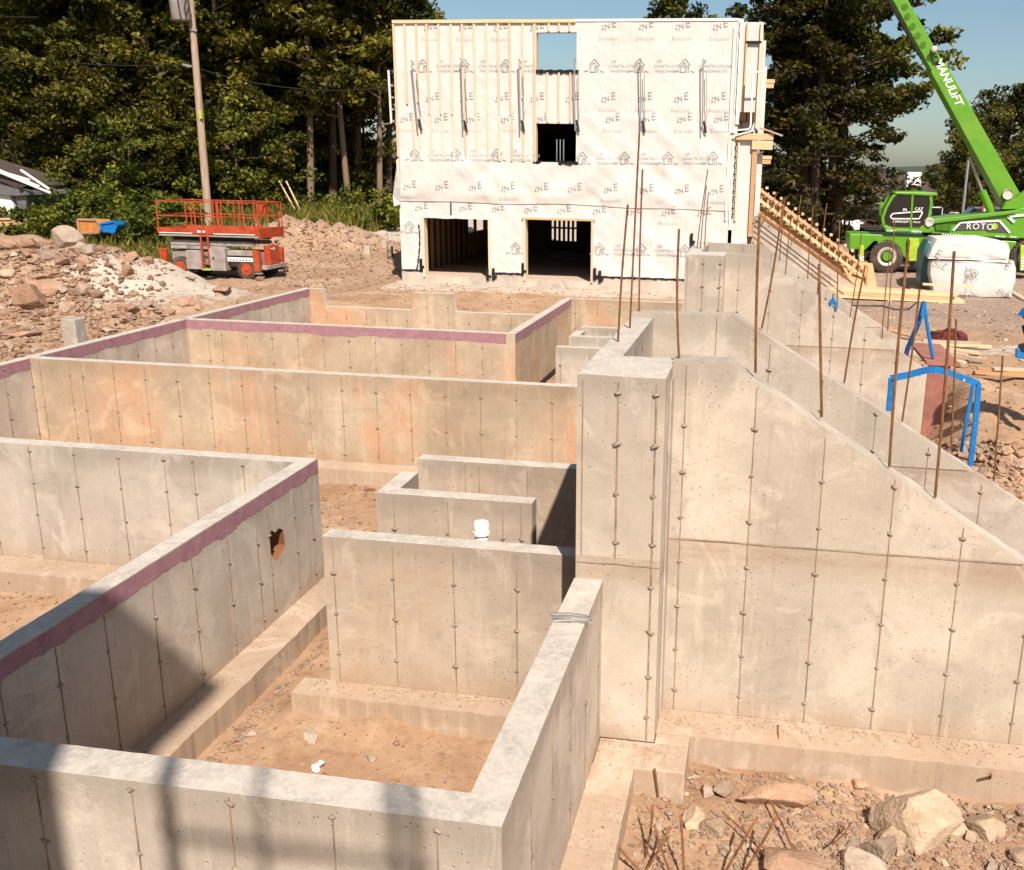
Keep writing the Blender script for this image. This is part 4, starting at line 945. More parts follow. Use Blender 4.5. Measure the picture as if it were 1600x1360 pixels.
# ---------------------------------------------------------------- wrapped bundle, lumber, yard clutter
YW = 34.6
bun = thing('wrapped_lumber_bundle', at(1518, 467, YW+.5), 'big bundle of lumber wrapped in white printed film, in front of the green machine', 'lumber bundle')
def soft_block(name, par, mat, outlinepx, Y0, d, amp, seed):
    pts = [at(px, py, Y0) for px, py in outlinepx]; fine = []
    for a, b in zip(pts, pts[1:]+pts[:1]):
        n = max(1, int((b-a).length/.16)); fine += [a.lerp(b, i/n) for i in range(n)]
    c = sum(fine, Vector())/len(fine); mb = MB(); rings = []
    for k, (sc, dy) in enumerate(((.0, -.02), (.5, -.03), (.86, -.01), (.97, .03), (1.0, .12), (1.0, d*.5), (1.0, d-.1), (.95, d), (0, d))):
        rings.append([c+(p-c)*sc+DY*(dy+amp*fbm(p.x*1.1*sc, p.z*1.3*sc, seed, 3)*(1 if dy < .1 else 0))+Vector((amp*ns(p.x*2, p.z*2+dy, seed), 0, amp*.6*ns(p.z*2, dy*2, seed)))*(sc > .8) for p in fine])
    n = len(fine); mb.add([v for r_ in rings for v in r_], [(k*n+i, k*n+(i+1) % n, (k+1)*n+(i+1) % n, (k+1)*n+i) for k in range(len(rings)-1) for i in range(n)])
    return mb.build(name, par, mat, smooth=True)
b1 = soft_block('film_cover', bun, 'wrap', [(1453, 413), (1456, 408), (1585, 408), (1589, 420), (1588, 440), (1582, 466), (1520, 465), (1458, 463), (1452, 430)], YW, 2.0, .05, 3)
b2 = soft_block('film_cover', bun, 'wrap', [(1449, 402), (1459, 380), (1464, 373), (1540, 372), (1576, 380), (1580, 392), (1579, 407), (1510, 408), (1452, 406)], YW+.03, 1.9, .05, 5)
mb = MB(); mb.tube([at(1450, 403.5, YW-.06), at(1480, 404.5, YW-.08), at(1530, 406.5, YW-.08), at(1583, 409, YW-.05)], .018, 5); mb.build('strap', bun, 'grey_metal')
def bprint(g, px, py, rot, mat, sc=1.0):
    mb = MB(); put2d(mb, [(x*sc, y*sc) for x, y in g[0]], g[1], at(px, py, YW-.10), (1, 0, 0), (0, 0, 1), (0, 0, 0), rot); mb.build('printed_logo', bun, mat)
bprint(shift(text_geo('E', .42), 0, 0), 1466, 398, rad(-25), 'print'); bprint(NE, 1469, 411, rad(-28), 'print', .8); bprint(shift(text_geo('E', .36), 0, 0), 1577, 412, rad(-15), 'print'); bprint(NE, 1568, 456, rad(-35), 'print', .7)
bprint(ICON, 1518, 427, rad(-90), 'print', 1.0); bprint(LCM, 1519, 446, rad(-90), 'print_l', 1.0)
tb = thing('teal_wrapped_pallet', at(1443, 440, YW+1), 'dark teal film wrapped pallet standing left of the white bundle', 'pallet')
soft_block('film_cover', tb, 'teal', [(1441, 392), (1451, 376), (1462, 380), (1457, 440), (1449, 446), (1437, 443), (1440, 420)], YW+.5, 1.2, .06, 9)
mb = MB(); p = at(1444, 444, YW+.55); mb.box((p.x-.4, YW+.45, .95), (p.x+.25, YW+1.7, 1.08)); mb.build('pallet_base', tb, 'grey_wood')
lum = thing('lumber_stack', at(1380, 466, 32.6), 'low stack of pale new pine boards lying across the yard', 'lumber')
LP0, LP1 = at(1279, 462, 32.6), at(1502, 468, 32.6)
for lay in range(3):
    for k in range(5):
        a, b = LP0.copy(), LP1.copy(); a.z = ground(a.x, a.y)+.1+.105*lay; b.z = a.z-.06
        j = random.Random(lay*9+k); a.x += j.uniform(-.12, .5)*(lay+.3)*.6; b.x += j.uniform(-1.6, .1)*lay*.4+.1
        a.y += k*.2; b.y += k*.2; mb = MB(); mb.beam(a, b, .185, .095); mb.build('board', lum, 'pine_x')
for f in (.12, .5, .85):
    a = LP0.lerp(LP1, f); mb = MB(); mb.box((a.x-.06, a.y-.2, .9), (a.x+.06, a.y+1.1, ground(a.x, a.y)+.06)); mb.build('bearer', lum, 'pine_x')
a, b = at(1441, 449, 34.0), at(1520, 452, 34.0)
mb = MB(); a.z, b.z = 1.4, 1.36; mb.beam(a, b, .2, .06); lb = mb.build('loose_board', None, 'pine_x'); tag(lb, 'single pale board lying on top against the foot of the white bundle', 'board', kind='thing')
mb = MB(); a, b = onz(1578, 455, 1.0), onz(1612, 475, .98); mb.beam(a, b, .2, .08); lb = mb.build('timber_beam', None, 'grey_wood'); tag(lb, 'pale timber beam lying right of the white bundle at the picture edge', 'beam', kind='thing')
mb = MB(); p = onz(1424, 428, 1.12); mb.box((p.x-.07, p.y, 1.0), (p.x+.1, p.y+.15, 1.75)); o = mb.build('white_marker', None, 'white'); tag(o, 'small white block standing left of the teal pallet under the machine', 'marker', kind='thing')
mb = MB(); p = onz(1597, 438, .98); mb.lathe((p.x, p.y, ground(p.x, p.y)), (0, 0, 1), [(0, .3), (.04, .3), (.05, .2), (.75, .05)], 16); o = mb.build('traffic_cone', None, 'orange'); tag(o, 'orange traffic cone beside the rear outrigger at the right edge', 'cone', kind='thing')

# debris pile and tool bag
SCRAP = ['pale board end left of the blue ladder head', 'grey board behind the blue ladder', 'grey board leaning steeply at the left of the offcut pile', 'pale board in the middle of the offcut pile', 'grey board on the right of the offcut pile', 'pale board at the front of the offcut pile, steeply turned', 'orange board standing askew left of the ladder', 'pale board right of the tool bag', 'grey board under the tool bag', 'long reddish board at the right edge, middle of three', 'reddish board at the right edge, nearest of three', 'grey board at the right edge, farthest of three']
for k, (px, py, ang, ln, m_) in enumerate(((1425, 541, 10, 1.5, 'pine_x'), (1440, 536, -8, 1.3, 'grey_wood'), (1476, 551, -38, 1.1, 'grey_wood'), (1490, 548, -25, 1.2, 'pine_x'), (1500, 557, -22, 1.1, 'grey_wood'), (1476, 562, -42, 1.0, 'pine_x'), (1408, 523, -50, .9, 'form_wood'), (1505, 540, 3, 1.3, 'pine_x'), (1487, 535, 5, 1.4, 'grey_wood'), (1590, 583, -4, 1.6, 'form_wood'), (1580, 588, 6, 1.5, 'form_wood'), (1596, 578, 10, 1.2, 'grey_wood'))):
    p = onz(px, py, 1.02+.03*(k % 3)); d = Vector((math.cos(rad(ang)), math.sin(rad(ang))*.9, 0))*ln/2; mb = MB(); mb.beam(p-d+Vector((0, 0, .02*k % .07)), p+d, .16, .045); o = mb.build('scrap_board', None, m_)
    tag(o, (SCRAP[k]), 'scrap board', 'scrap timber boards', 'thing')
p = onz(1482, 531, 1.08); bag = thing('tool_bag', (p.x, p.y, 1.05), 'dark red tool bag sitting on the offcut pile', 'tool bag')
mb = MB(); n = 14; prof = [(x, .16+.06*math.sin((x+.4)/.8*math.pi)+.03*ns(x*6, 2)) for x in np.linspace(-.42, .42, n)]
mb.add([(p.x+x, p.y+dy, 1.06+h*s_) for dy, s_ in ((-.16, .1), (-.17, .75), (0, 1.25), (.17, .75), (.16, .1)) for x, h in prof], [(r_*n+i, r_*n+i+1, (r_+1)*n+i+1, (r_+1)*n+i) for r_ in range(4) for i in range(n-1)]); mb.build('bag_body', bag, 'bag', smooth=True)
mb = MB(); mb.tube([(p.x-.2, p.y-.19, 1.2), (p.x-.1, p.y-.1, 1.36), (p.x+.12, p.y-.1, 1.36), (p.x+.22, p.y-.19, 1.2)], .02, 6); mb.box((p.x-.43, p.y-.15, 1.08), (p.x-.2, p.y+.1, 1.26)); mb.build('bag_handle', bag, 'black')

# blue steel frames by the wing walls
def tubes(name, par, mat, chains, r, n=8):
    for c in chains: mb = MB(); mb.tube(c, r, n); mb.build(name, par, mat)
YL = 18.75
A_ = lambda px, py, dy=0: at(px, py, YL)+DY*dy
lad = thing('blue_ladder', A_(1446, 675), 'blue steel ladder frame with pointed top leaning at the end of the third wing wall', 'ladder')
tubes('ladder_rail', lad, 'blue', [[A_(1444, 473), A_(1449, 510), A_(1457, 556)], [A_(1443, 473, .05), A_(1436, 505, .1), A_(1421, 552, .4)], [A_(1446, 490, .25), A_(1438, 512, .25), A_(1426, 545, .4)]], .035)
mb = MB(); mb.prism([A_(*p, -.03) for p in ((1442, 471), (1446, 471), (1449, 494), (1438, 494))], DY*.1); mb.build('ladder_head', lad, 'blue')
tubes('ladder_rail', lad, 'violet', [[A_(1457, 556), A_(1459.5, 585), A_(1452, 676)], [A_(1421, 552, .4), A_(1414, 585, .5)], [A_(1426, 545, .4), A_(1419, 575, .45)]], .03)
tubes('rung', lad, 'violet', [[A_(1440+.0*k, y, -.02), A_(1457-2.2*k, y+.5, -.02)] for k, y in enumerate((602, 634, 670))], .03)
mb = MB(); mb.box((3.19, 18.5, .0), (3.6, 18.56, 1.55)); mb.build('end_form', None, 'pinkpanel'); o = bpy.data.objects['end_form']; tag(o, 'rusty pink form panel closing the end of the third wing wall', 'form panel', kind='thing')
mb = MB(); mb.box((3.15, 18.45, 1.5), (3.75, 20.6, 1.56)); o = mb.build('red_mat', None, 'pinkpanel'); tag(o, 'reddish brown sheet lying flat behind the blue ladder', 'sheet', kind='thing')
YG = 14.3
G_ = lambda px, py, dy=0: at(px, py, YG)+DY*dy
fr = thing('blue_arch_frame', G_(1520, 728), 'bright blue bent steel frame standing behind the second wing wall, dirt bank behind it', 'frame')
arch = [(1388, 642), (1391, 612), (1392, 592), (1397, 590.5), (1420, 586), (1441, 580), (1458, 577.5), (1474, 580), (1500, 589), (1527, 599.5), (1529, 603), (1524, 660), (1516, 728)]
def flatbar(pts, w, d, name, par, mat, F):
    for (a, b) in zip(pts, pts[1:]): mb = MB(); mb.beam(F(*a), F(*b), w, d, (0, 1, 0)); mb.build(name, par, mat, bevel=.006)
flatbar(arch[:3], .07, .08, 'frame_leg', fr, 'blue', G_)
mb = MB()
for a, b in zip(arch[2:10], arch[3:11]): mb.beam(G_(*a), G_(*b), .085, .08, (0, 1, 0))
mb.build('frame_top_bar', fr, 'blue')
flatbar(arch[10:], .075, .07, 'frame_leg', fr, 'blue', G_); flatbar([(1527, 608), (1508, 715)], .05, .05, 'frame_leg', fr, 'blue', lambda a, b: G_(a, b, .3))
mb = MB(); mb.lathe(G_(1440, 587.5), DY, [(-.05, .03), (.05, .03)], 8); mb.lathe(G_(1505, 593, -.05), DY, [(-.02, .02), (0, .02)], 8); mb.build('frame_bolt', fr, 'pale_metal')
cl = thing('blue_clamp', at(1302, 483, 18.5), 'small bright blue clamp hooked over the slope of the third wing wall', 'clamp')
C_ = lambda px, py, dy=0: at(px, py, 18.4)+DY*dy
mb = MB(); mb.prism([C_(*p) for p in ((1302, 462), (1304, 468), (1307.5, 473), (1308, 486), (1305.5, 485), (1303, 477), (1300, 476), (1296, 478), (1295.5, 472), (1300, 468))], DY*.12); mb.build('clamp_jaw', cl, 'blue', bevel=.008)
mb = MB(); mb.tube([C_(1302, 463, .06), C_(1302.5, 460, .06)], .02, 6); mb.build('clamp_screw', cl, 'grey_metal')
# dark cable on the gravel
pts = [onz(px, py, .99) for px, py in ((1322, 477), (1350, 478), (1378, 478), (1400, 484), (1420, 483), (1432, 473))]
mb = MB(); mb.tube(pts, .02, 5); o = mb.build('cable', None, 'black'); tag(o, 'thin dark cable lying on the gravel behind the wing walls', 'cable', kind='thing')

# ---------------------------------------------------------------- reinforcing bars
def bar(a, b, r, label, group='rusty upright reinforcing bars', bend=None):
    a, b = Vector(a), Vector(b); n = 6; rr = random.Random(int(a.x*977+a.y*331)); o_ = Vector((rr.uniform(-.02, .02), rr.uniform(-.02, .02), 0))
    pts = [a.lerp(b, k/n)+o_*math.sin(math.pi*k/n) for k in range(n+1)]
    if bend: pts = [Vector(p) for p in bend]
    mb = MB(); mb.tube(pts, r, 6); m_ = mb
    o = mb.build('rebar', None, 'rebar'); off = Vector(a)
    for v in o.data.vertices: v.co -= off
    o.location = off; return tag(o, label, 'rebar', group, 'thing')
Yn = lambda px, py, z: onz(px, py, z).y
SP = 'rusty rebar standing on the spine of the near pier, '
for (b, t_), lb in zip((((965.5, 537), (981, 320)), ((984, 516), (999, 208)), ((998.5, 496), (1004, 265))), ('shortest and nearest of three', 'tallest of three', 'farthest back of three')):
    y = Yn(*b, 3.32); bar(at(*b, y), at(*t_, y-.1), .011, SP+lb)
bar(at(1061, 562, 8.2), at(1061, 358, 8.2), .011, 'rusty rebar upright on the flat top of the nearest wing wall')
WL = 'rusty rebar on the nearest wing wall slope, '
for b, t_, lb in (((1180.5, 583), (1187, 338), 'uppermost of the four'), ((1284, 652), (1280, 413), 'short straight one, second down the slope'), ((1389.5, 730), (1420, 375), 'tall leaning one, third down the slope'), ((1461, 778), (1491, 393), 'lowest of the four')):
    bar(at(*b, 8.2), at(*t_, 8.15), .0125, WL+lb)
W2L = 'rusty rebar on the second wing wall slope, '
for b, t_, lb in (((1190, 514), (1223, 322), 'uppermost, leaning right'), ((1319, 599), (1352, 415), 'second, leaning right'), ((1409.5, 659), (1437, 452), 'third, by the blue ladder'), ((1486, 703), (1494, 499), 'fourth, inside the blue arch'), ((1553, 752), (1567, 556), 'lowest, right of the blue arch')):
    bar(at(*b, 10.85), at(*t_, 10.8), .011, W2L+lb)
THIN = {1227: 'thin rebar high on the fourth wing wall slope, below the white house corner', 1262: 'thin rebar on the fourth wing wall slope, left of a close pair', 1277: 'thin rebar on the third wing wall slope, before the timber forms', 1328: 'thin rebar right of the blue clamp', 1378: 'thin leaning rebar above the blue ladder, left of a pair', 1387: 'thin leaning rebar above the blue ladder, right of a pair', 1088: 'thin rebar on the far pier, tallest of its three', 1094: 'thin rebar on the far pier, middle of its three', 1101: 'thin rebar on the far pier, right one of its three', 1218: 'thin rebar highest on the third wing wall', 1308: 'thin rebar rising directly beside the blue clamp'}
for b, t_ in (((1227, 430), (1236, 340)), ((1262, 436), (1271, 322)), ((1277, 461), (1292, 318)), ((1328, 496), (1346, 365)), ((1378, 530), (1391, 385)), ((1387, 517), (1398, 345)), ((1088, 396), (1106, 265)), ((1094, 391), (1104, 290)), ((1101, 387), (1107, 300)), ((1218, 408), (1226, 318)), ((1308, 483), (1312, 345))):
    y = 18.5 if b[0] > 1200 else 19.5; bar(at(*b, y), at(*t_, y), .011, THIN[int(b[0])], 'thin rebars on the farther wing walls')
for k in range(7):                              # loose bars laid along the far slope
    a, b = at(1184+k*2, 333+k*2.2, 32.7-.12*k), at(1318+k*3, 428+k*3, 32.6-.12*k); bar(a, b, .016, 'long rusty rebar lying loose along the farthest sloping wall', 'loose rebars on the far slope')
for (a, b), k in zip((((1180, 340), (1232, 308)), ((1190, 350), (1215, 300)), ((1240, 380), (1252, 305)), ((1205, 345), (1228, 312))), range(4)):
    bar(at(*a, 32.7), at(*b, 32.7), .015, 'rusty rebar sticking up in front of the orange timber forms', 'rebars at the timber forms')
LW = 'rebar in the dirt at the bottom, '
for (ax_, ay, az), (bx, by, bz), lb in (((940, 1292, .0), (1010, 1372, -.25), 'lying low over the footing edge'), ((1020, 1258, .12), (1008, 1340, -.28), 'short upright one'), ((1023, 1290, .05), (1050, 1372, -.3), 'leaning right from the upright one'), ((1047, 1292, .05), (1005, 1365, -.3), 'crossing the upright one'), ((1063, 1275, .15), (1068, 1372, -.3), 'upright left of the pale stones'), ((1184, 1277, .15), (1128, 1372, -.3), 'left of the leaning pair by the stones'), ((1216, 1274, .15), (1158, 1372, -.3), 'right of the leaning pair by the stones')):
    bar(onz(ax_, ay, az), onz(bx, by, bz), .0105, LW+lb, 'rebars in the dirt by the footing')
for a, b, lb in (((1023, 1202, .02), (1028, 1245, -.26), 'black short bar stub leaning on the pier footing'), ((1216, 1134, .0), (1219, 1166, -.02), 'rusty bar stub on the long footing of the nearest wing wall'), ((1548, 1210, .03), (1544, 1222, -.2), 'dark bar stub at the footing edge on the right')):
    bar(onz(*a), onz(*b), .012, lb, 'bar stubs on the footings')
for a, b, r, lb in (((1128, 1268, -.2), (1196, 1338, -.22), .008, 'thin bent rebar on the dirt between pale stones'), ((1196, 1240, -.18), (1240, 1330, -.24), .009, 'dark rebar curving past the flat slab of rock'), ((1300, 1320, -.2), (1330, 1285, -.2), .007, 'thin wire end in the gravel')):
    bar(onz(*a), onz(*b), r, lb, 'loose bars on the dirt')

# wire bundle, pipe and small litter
wb = thing('wire_bundle', onz(893, 965, 1.54), 'small bundle of grey tie wires lying across the top of the short wall', 'wire')
for k in range(9):
    a = onz(856+k*.8+2*(k % 3), 957+k*1.6, 1.54+.008*(k % 3)); b = onz(921+(k*5) % 7, 962+k*1.5, 1.54+.008*((k+1) % 3)); mb = MB(); mb.tube([a, a.lerp(b, .5)+Vector((0, .01*math.sin(k), .008)), b], .0035, 5); mb.build('wire', wb, 'grey_metal')
pp = thing('drain_pipe', (-2.62, 8.55, -.27), 'white plastic pipe with white cap standing between the low panels', 'pipe')
mb = MB(); mb.lathe((-2.62, 8.55, -.27), (0, 0, 1), [(0, .068), (1.74, .068)], 24); mb.build('pipe_body', pp, 'pvc', smooth=True)
mb = MB(); mb.lathe((-2.62, 8.55, 1.44), (0, 0, 1), [(0, .072), (0, .086), (.03, .086), (.034, .079), (.11, .079), (.128, .070), (.133, .05)], 28); mb.build('pipe_cap', pp, 'white', smooth=True)

# ---------------------------------------------------------------- worker at the right edge (mostly outside the picture)
def person(loc, label):
    r_ = thing('person', loc, label, 'person'); x, y, z = loc
    J = {'pel': (0, 0, .98, .14), 'sp': (0, -.02, 1.2, .145), 'ch': (0, -.05, 1.4, .16), 'nk': (0, -.08, 1.52, .06), 'hd': (0, -.1, 1.63, .085), 'top': (0, -.1, 1.73, .08),
         'ls': (-.19, -.05, 1.44, .07), 'le': (-.27, -.12, 1.18, .05), 'lw': (-.3, -.35, 1.08, .038), 'rs': (.19, -.05, 1.44, .07), 're': (.27, -.05, 1.16, .05), 'rw': (.24, -.22, .98, .038),
         'lh': (-.1, 0, .92, .1), 'lk': (-.12, -.04, .5, .07), 'la': (-.13, 0, .09, .05), 'lt': (-.14, -.17, .03, .045), 'rh': (.1, 0, .92, .1), 'rk': (.13, .02, .5, .07), 'ra': (.15, .08, .09, .05), 'rt': (.16, -.1, .03, .045)}
    E_ = [('pel', 'sp'), ('sp', 'ch'), ('ch', 'nk'), ('nk', 'hd'), ('hd', 'top'), ('ch', 'ls'), ('ls', 'le'), ('le', 'lw'), ('ch', 'rs'), ('rs', 're'), ('re', 'rw'), ('pel', 'lh'), ('lh', 'lk'), ('lk', 'la'), ('la', 'lt'), ('pel', 'rh'), ('rh', 'rk'), ('rk', 'ra'), ('ra', 'rt')]
    J = {k: (v[0]-.75*max(0, v[2]-.95), v[1], v[2]-.12*max(0, v[2]-.95), v[3]) for k, v in J.items()}
    ks = list(J); me = bpy.data.meshes.new('body'); me.from_pydata([J[k][:3] for k in ks], [(ks.index(a), ks.index(b)) for a, b in E_], [])
    o = bpy.data.objects.new('body', me); COL.objects.link(o); o.parent = r_; md = o.modifiers.new('skin', 'SKIN')
    for v, k in zip(me.skin_vertices[0].data, ks): v.radius = (J[k][3],)*2; v.use_root = (k == 'pel')
    o.modifiers.new('sub', 'SUBSURF').levels = 1; me.materials.append(M['cloth'])
    LOC[o.name] = Vector(loc); V = lambda a: Vector(loc)+Vector((a[0]-.75*max(0, a[2]-.95), a[1], a[2]-.12*max(0, a[2]-.95)))
    mb = MB(); mb.m('skin'); mb.ball(V((0, -.11, 1.65)), .098, (.85, 1, 1.2)); mb.ball(V((0, -.215, 1.64)), .018, (.8, 1, 1.3)); mb.ball(V((-.09, -.1, 1.65)), .025, (.5, 1, 1.3)); mb.ball(V((.09, -.1, 1.65)), .025, (.5, 1, 1.3)); mb.build('head', r_, smooth=True)
    mb = MB(); mb.lathe(V((0, -.1, 1.68)), (0, -.12, 1), [(0, .15), (.012, .15), (.02, .125), (.09, .11), (.13, .07), (.145, .02)], 24); mb.box(V((-.09, -.31, 1.672)), V((.09, -.2, 1.69))); mb.build('hard_hat', r_, 'blue', smooth=True)
    for sx, hx, hy, hz in ((-1, -.3, -.4, 1.06), (1, .24, -.27, .95)):
        mb = MB(); mb.ball(V((hx, hy, hz)), .042, (.7, 1, .9))
        for k in range(4): mb.tube([V((hx-.03+.02*k, hy-.02, hz)), V((hx-.03+.02*k, hy-.08, hz-.005)), V((hx-.028+.02*k, hy-.095, hz-.04)), V((hx-.028+.02*k, hy-.07, hz-.06))], [.011, .01, .009, .008], 6)
        mb.tube([V((hx-sx*.035, hy, hz)), V((hx-sx*.06, hy-.045, hz-.01)), V((hx-sx*.045, hy-.08, hz-.03))], [.012, .011, .009], 6); mb.build('hand', r_, 'skin', smooth=True)
    return r_
px_ = at(1603, 489, 16.8); person((px_.x+.55, 16.8, px_.z-1.62), 'worker in a blue hard hat, mostly cut off by the right picture edge')
dr = thing('power_drill', at(1592, 550, 16.5), 'blue power drill with a long bit held at the right picture edge', 'drill')
D_ = lambda px, py, dy=0: at(px, py, 16.5)+DY*dy
mb = MB(); mb.prism([D_(*p) for p in ((1588, 545), (1606, 542), (1606, 562), (1588, 560))], DY*.09); mb.build('drill_housing', dr, 'blue', bevel=.012)
mb = MB(); mb.prism([D_(*p, -.01) for p in ((1592, 540), (1606, 536), (1606, 552), (1596, 550))], DY*.1); mb.build('drill_grip', dr, 'black', bevel=.01)
mb = MB(); mb.tube([D_(1589, 545, .04), D_(1572, 542.5, .04)], .012, 8); mb.build('drill_bit', dr, 'grey_metal')

# ---------------------------------------------------------------- rocks and rubble
def hull_rock(seed, flat=.75):
    rs = random.Random(seed); bm = bmesh.new()
    for _ in range(16):
        v = Vector((rs.gauss(0, 1), rs.gauss(0, 1), rs.gauss(0, 1))).normalized()*rs.uniform(.72, 1); bm.verts.new((v.x, v.y*.85, v.z*flat))
    r_ = bmesh.ops.convex_hull(bm, input=bm.verts); bmesh.ops.delete(bm, geom=[g_ for g_ in r_['geom_interior'] if isinstance(g_, bmesh.types.BMVert)], context='VERTS')
    me = bpy.data.meshes.new('rock'); bm.to_mesh(me); bm.free(); return me
RK = {}
for m_ in ('rock', 'rock_pale', 'rock_grey'):
    RK[m_] = []
    for i in range(9):
        me = hull_rock(i*31+len(m_), (.55, .75, .95)[i % 3]); me.materials.append(M[m_]); RK[m_].append(me)
def boulder(seed):
    rs = random.Random(seed); bm = bmesh.new(); bmesh.ops.create_icosphere(bm, subdivisions=4, radius=1)
    pl = [(Vector((rs.gauss(0, 1), rs.gauss(0, 1), rs.gauss(0, .8))).normalized(), rs.uniform(.5, .82)) for _ in range(15)]
    for v in bm.verts:
        for n_, d_ in pl:
            e_ = v.co.dot(n_)-d_
            if e_ > 0: v.co -= n_*e_*.93
        v.co *= 1+.05*fbm(v.co.x*2.5+seed, v.co.y*2.5, v.co.z*2.5, 4)+.02*ns(v.co.x*9, v.co.y*9, v.co.z*9)
        v.co *= 1.28; v.co.z *= .85
    me = bpy.data.meshes.new('rock'); bm.to_mesh(me); bm.free(); return me
BO = {}
for m_ in ('rock', 'rock_pale', 'rock_grey'):
    BO[m_] = []
    for i in range(5): me = boulder(i*17+len(m_)); me.materials.append(M[m_]); BO[m_].append(me)
def rock(p, s_, m_, label, group, seed, sc=(1, 1, 1), rz=None, sink=.25, big=False):
    rs = random.Random(seed); o = inst('rock', BO[m_][seed % 5] if big else RK[m_][seed % 9], (p[0], p[1], p[2]+s_*sc[2]*(.5-sink)), None, (rs.uniform(-.4, .4)*(.3 if big else 1), rs.uniform(-.4, .4)*(.3 if big else 1), rs.uniform(0, 6.3) if rz is None else rz), [s_*c for c in sc])
    return tag(o, label, 'rock', group, 'thing')
def hit(px, py):                               # where a sight line meets the soil
    d = ray(px, py); t_ = (2.9-CAMZ)/d.z if d.z < -.002 else 60.; st = .25
    for _ in range(400):
        if CAMZ+d.z*t_ <= ground(d.x*t_, d.y*t_): break
        st = max(.12, t_*.012); t_ += st
    lo, hi = t_-st, t_
    for _ in range(6):
        m_ = (lo+hi)/2
        if CAMZ+d.z*m_ <= ground(d.x*m_, d.y*m_): hi = m_
        else: lo = m_
    return Vector((d.x*hi, d.y*hi, ground(d.x*hi, d.y*hi)))
HG = 'rocks of the rubble heap'
for px, py, wpx, m_, lab, sc in ((47, 472, 24, 'rock', 'big smooth reddish boulder at the front of the rubble heap', (1, .9, 1)), (74, 458, 22, 'rock', 'reddish slab leaning behind the big smooth boulder on the heap', (1.3, .8, .7)), (104, 382, 18, 'rock_grey', 'large pointed grey boulder on the crest of the rubble heap', (1, .9, 1)), (131, 455, 11, 'rock_pale', 'pale square block standing out on the rubble heap', (1, 1, .9)),
        (200, 427, 11, 'rock', 'dark upright stone at the edge of the pale cement patch', (.7, .7, 1.2)), (140, 392, 11, 'rock_grey', 'grey boulder right of the pointed one on the heap crest', (1.2, 1, .8)), (80, 404, 13, 'rock_grey', 'rounded grey boulder below the heap crest', (1, 1, .9)), (16, 430, 10, 'rock_pale', 'whitish stone at the left edge of the heap', (1, 1, .8)), (24, 385, 10, 'rock', 'brown stone at the crest, far left of the pointed boulder', (1.2, 1, .8)), (47, 383, 10, 'rock', 'brownish grey stone beside the pointed boulder, left side', (1.2, 1, .9)), (108, 482, 10, 'rock_pale', 'yellowish stone below the pale square block', (1, 1, .8)), (292, 475, 9, 'rock', 'rusty brown stone right of the pale cement patch', (1, 1, 1)), (38, 525, 15, 'rock', 'flat ochre slab low on the heap', (1.4, 1, .4)), (347, 453, 12, 'rock', 'dark flat rock at the foot of the lift', (1.4, 1, .5))):
    p = hit(px, py); d_ = math.hypot(p.x, p.y); rock(p, wpx/FPX*d_*1.05, m_, lab, HG, int(px), sc, big=True)
rs = random.Random(11); n_ind = 0
for k in range(3000):
    px, py = rs.uniform(-10, 420), rs.uniform(378, 560)
    if py > 560 - .23*max(0, px-60) - 4 or py < 385 + .05*abs(px-100)+ (12 if px > 250 else 0): continue
    dens = 1 if px < 235 else .35
    if rs.random() > dens or (150 < px < 385 and 412 < py < 480 and rs.random() < .75): continue
    p = hit(px, py)
    if p.x > -13.15: continue
    d_ = math.hypot(p.x, p.y); w = min(13, 4.2+rs.expovariate(1/2.6)); s_ = w/FPX*d_
    m_ = rs.choices(('rock', 'rock_grey', 'rock_pale'), (6, 1.6, 1))[0]
    zone = 'crest' if py < 420 else ('middle' if py < 480 else 'foot'); side = 'left part' if px < 150 else 'right part'
    nm = {'rock': 'reddish brown angular rock', 'rock_grey': 'grey angular rock', 'rock_pale': 'pale angular rock'}[m_]
    if n_ind < 215: rock(p, s_, m_, f"{'small' if w < 6 else ('fair sized' if w < 8.5 else 'large')} {nm} at the {zone} of the rubble heap, {side}", HG, k, (rs.uniform(.9, 1.4), 1, rs.uniform(.55, 1))); n_ind += 1
def scatter(name, label, pts, mats, parent=None):   # very many small stones as one piece of real geometry
    protos = []
    for i in range(7):
        me = hull_rock(500+i, .7); bm = bmesh.new(); bm.from_mesh(me); bmesh.ops.triangulate(bm, faces=bm.faces)
        bmesh.ops.decimate if False else None
        protos.append((np.array([v.co[:] for v in bm.verts]), np.array([[v.index for v in f.verts] for f in bm.faces]))); bm.free()
    V_, F_, I_ = [], [], []; k0 = 0
    for i, (x, y, z, s_) in enumerate(pts):
        pv, pf = protos[i % 7]; a = (i*2.399) % 6.283; c, s2 = math.cos(a), math.sin(a); st = 1+.5*math.sin(i*1.7)
        q = pv*s_*np.array([st, 1, .8+.2*math.sin(i)]); q = np.stack([q[:, 0]*c-q[:, 1]*s2+x, q[:, 0]*s2+q[:, 1]*c+y, q[:, 2]+z+s_*.2], 1)
        V_.append(q); F_.append(pf+k0); I_ += [(i*5+i//3) % len(mats)]*len(pf); k0 += len(q)
    if not V_: return
    V_ = np.concatenate(V_); F_ = np.concatenate(F_); me = bpy.data.meshes.new(name); me.from_pydata(V_.tolist(), [], F_.tolist())
    for m_ in mats: me.materials.append(M[m_])
    me.polygons.foreach_set('material_index', I_); o = bpy.data.objects.new(name, me); COL.objects.link(o); return tag(o, label, kind='stuff')
pts = []
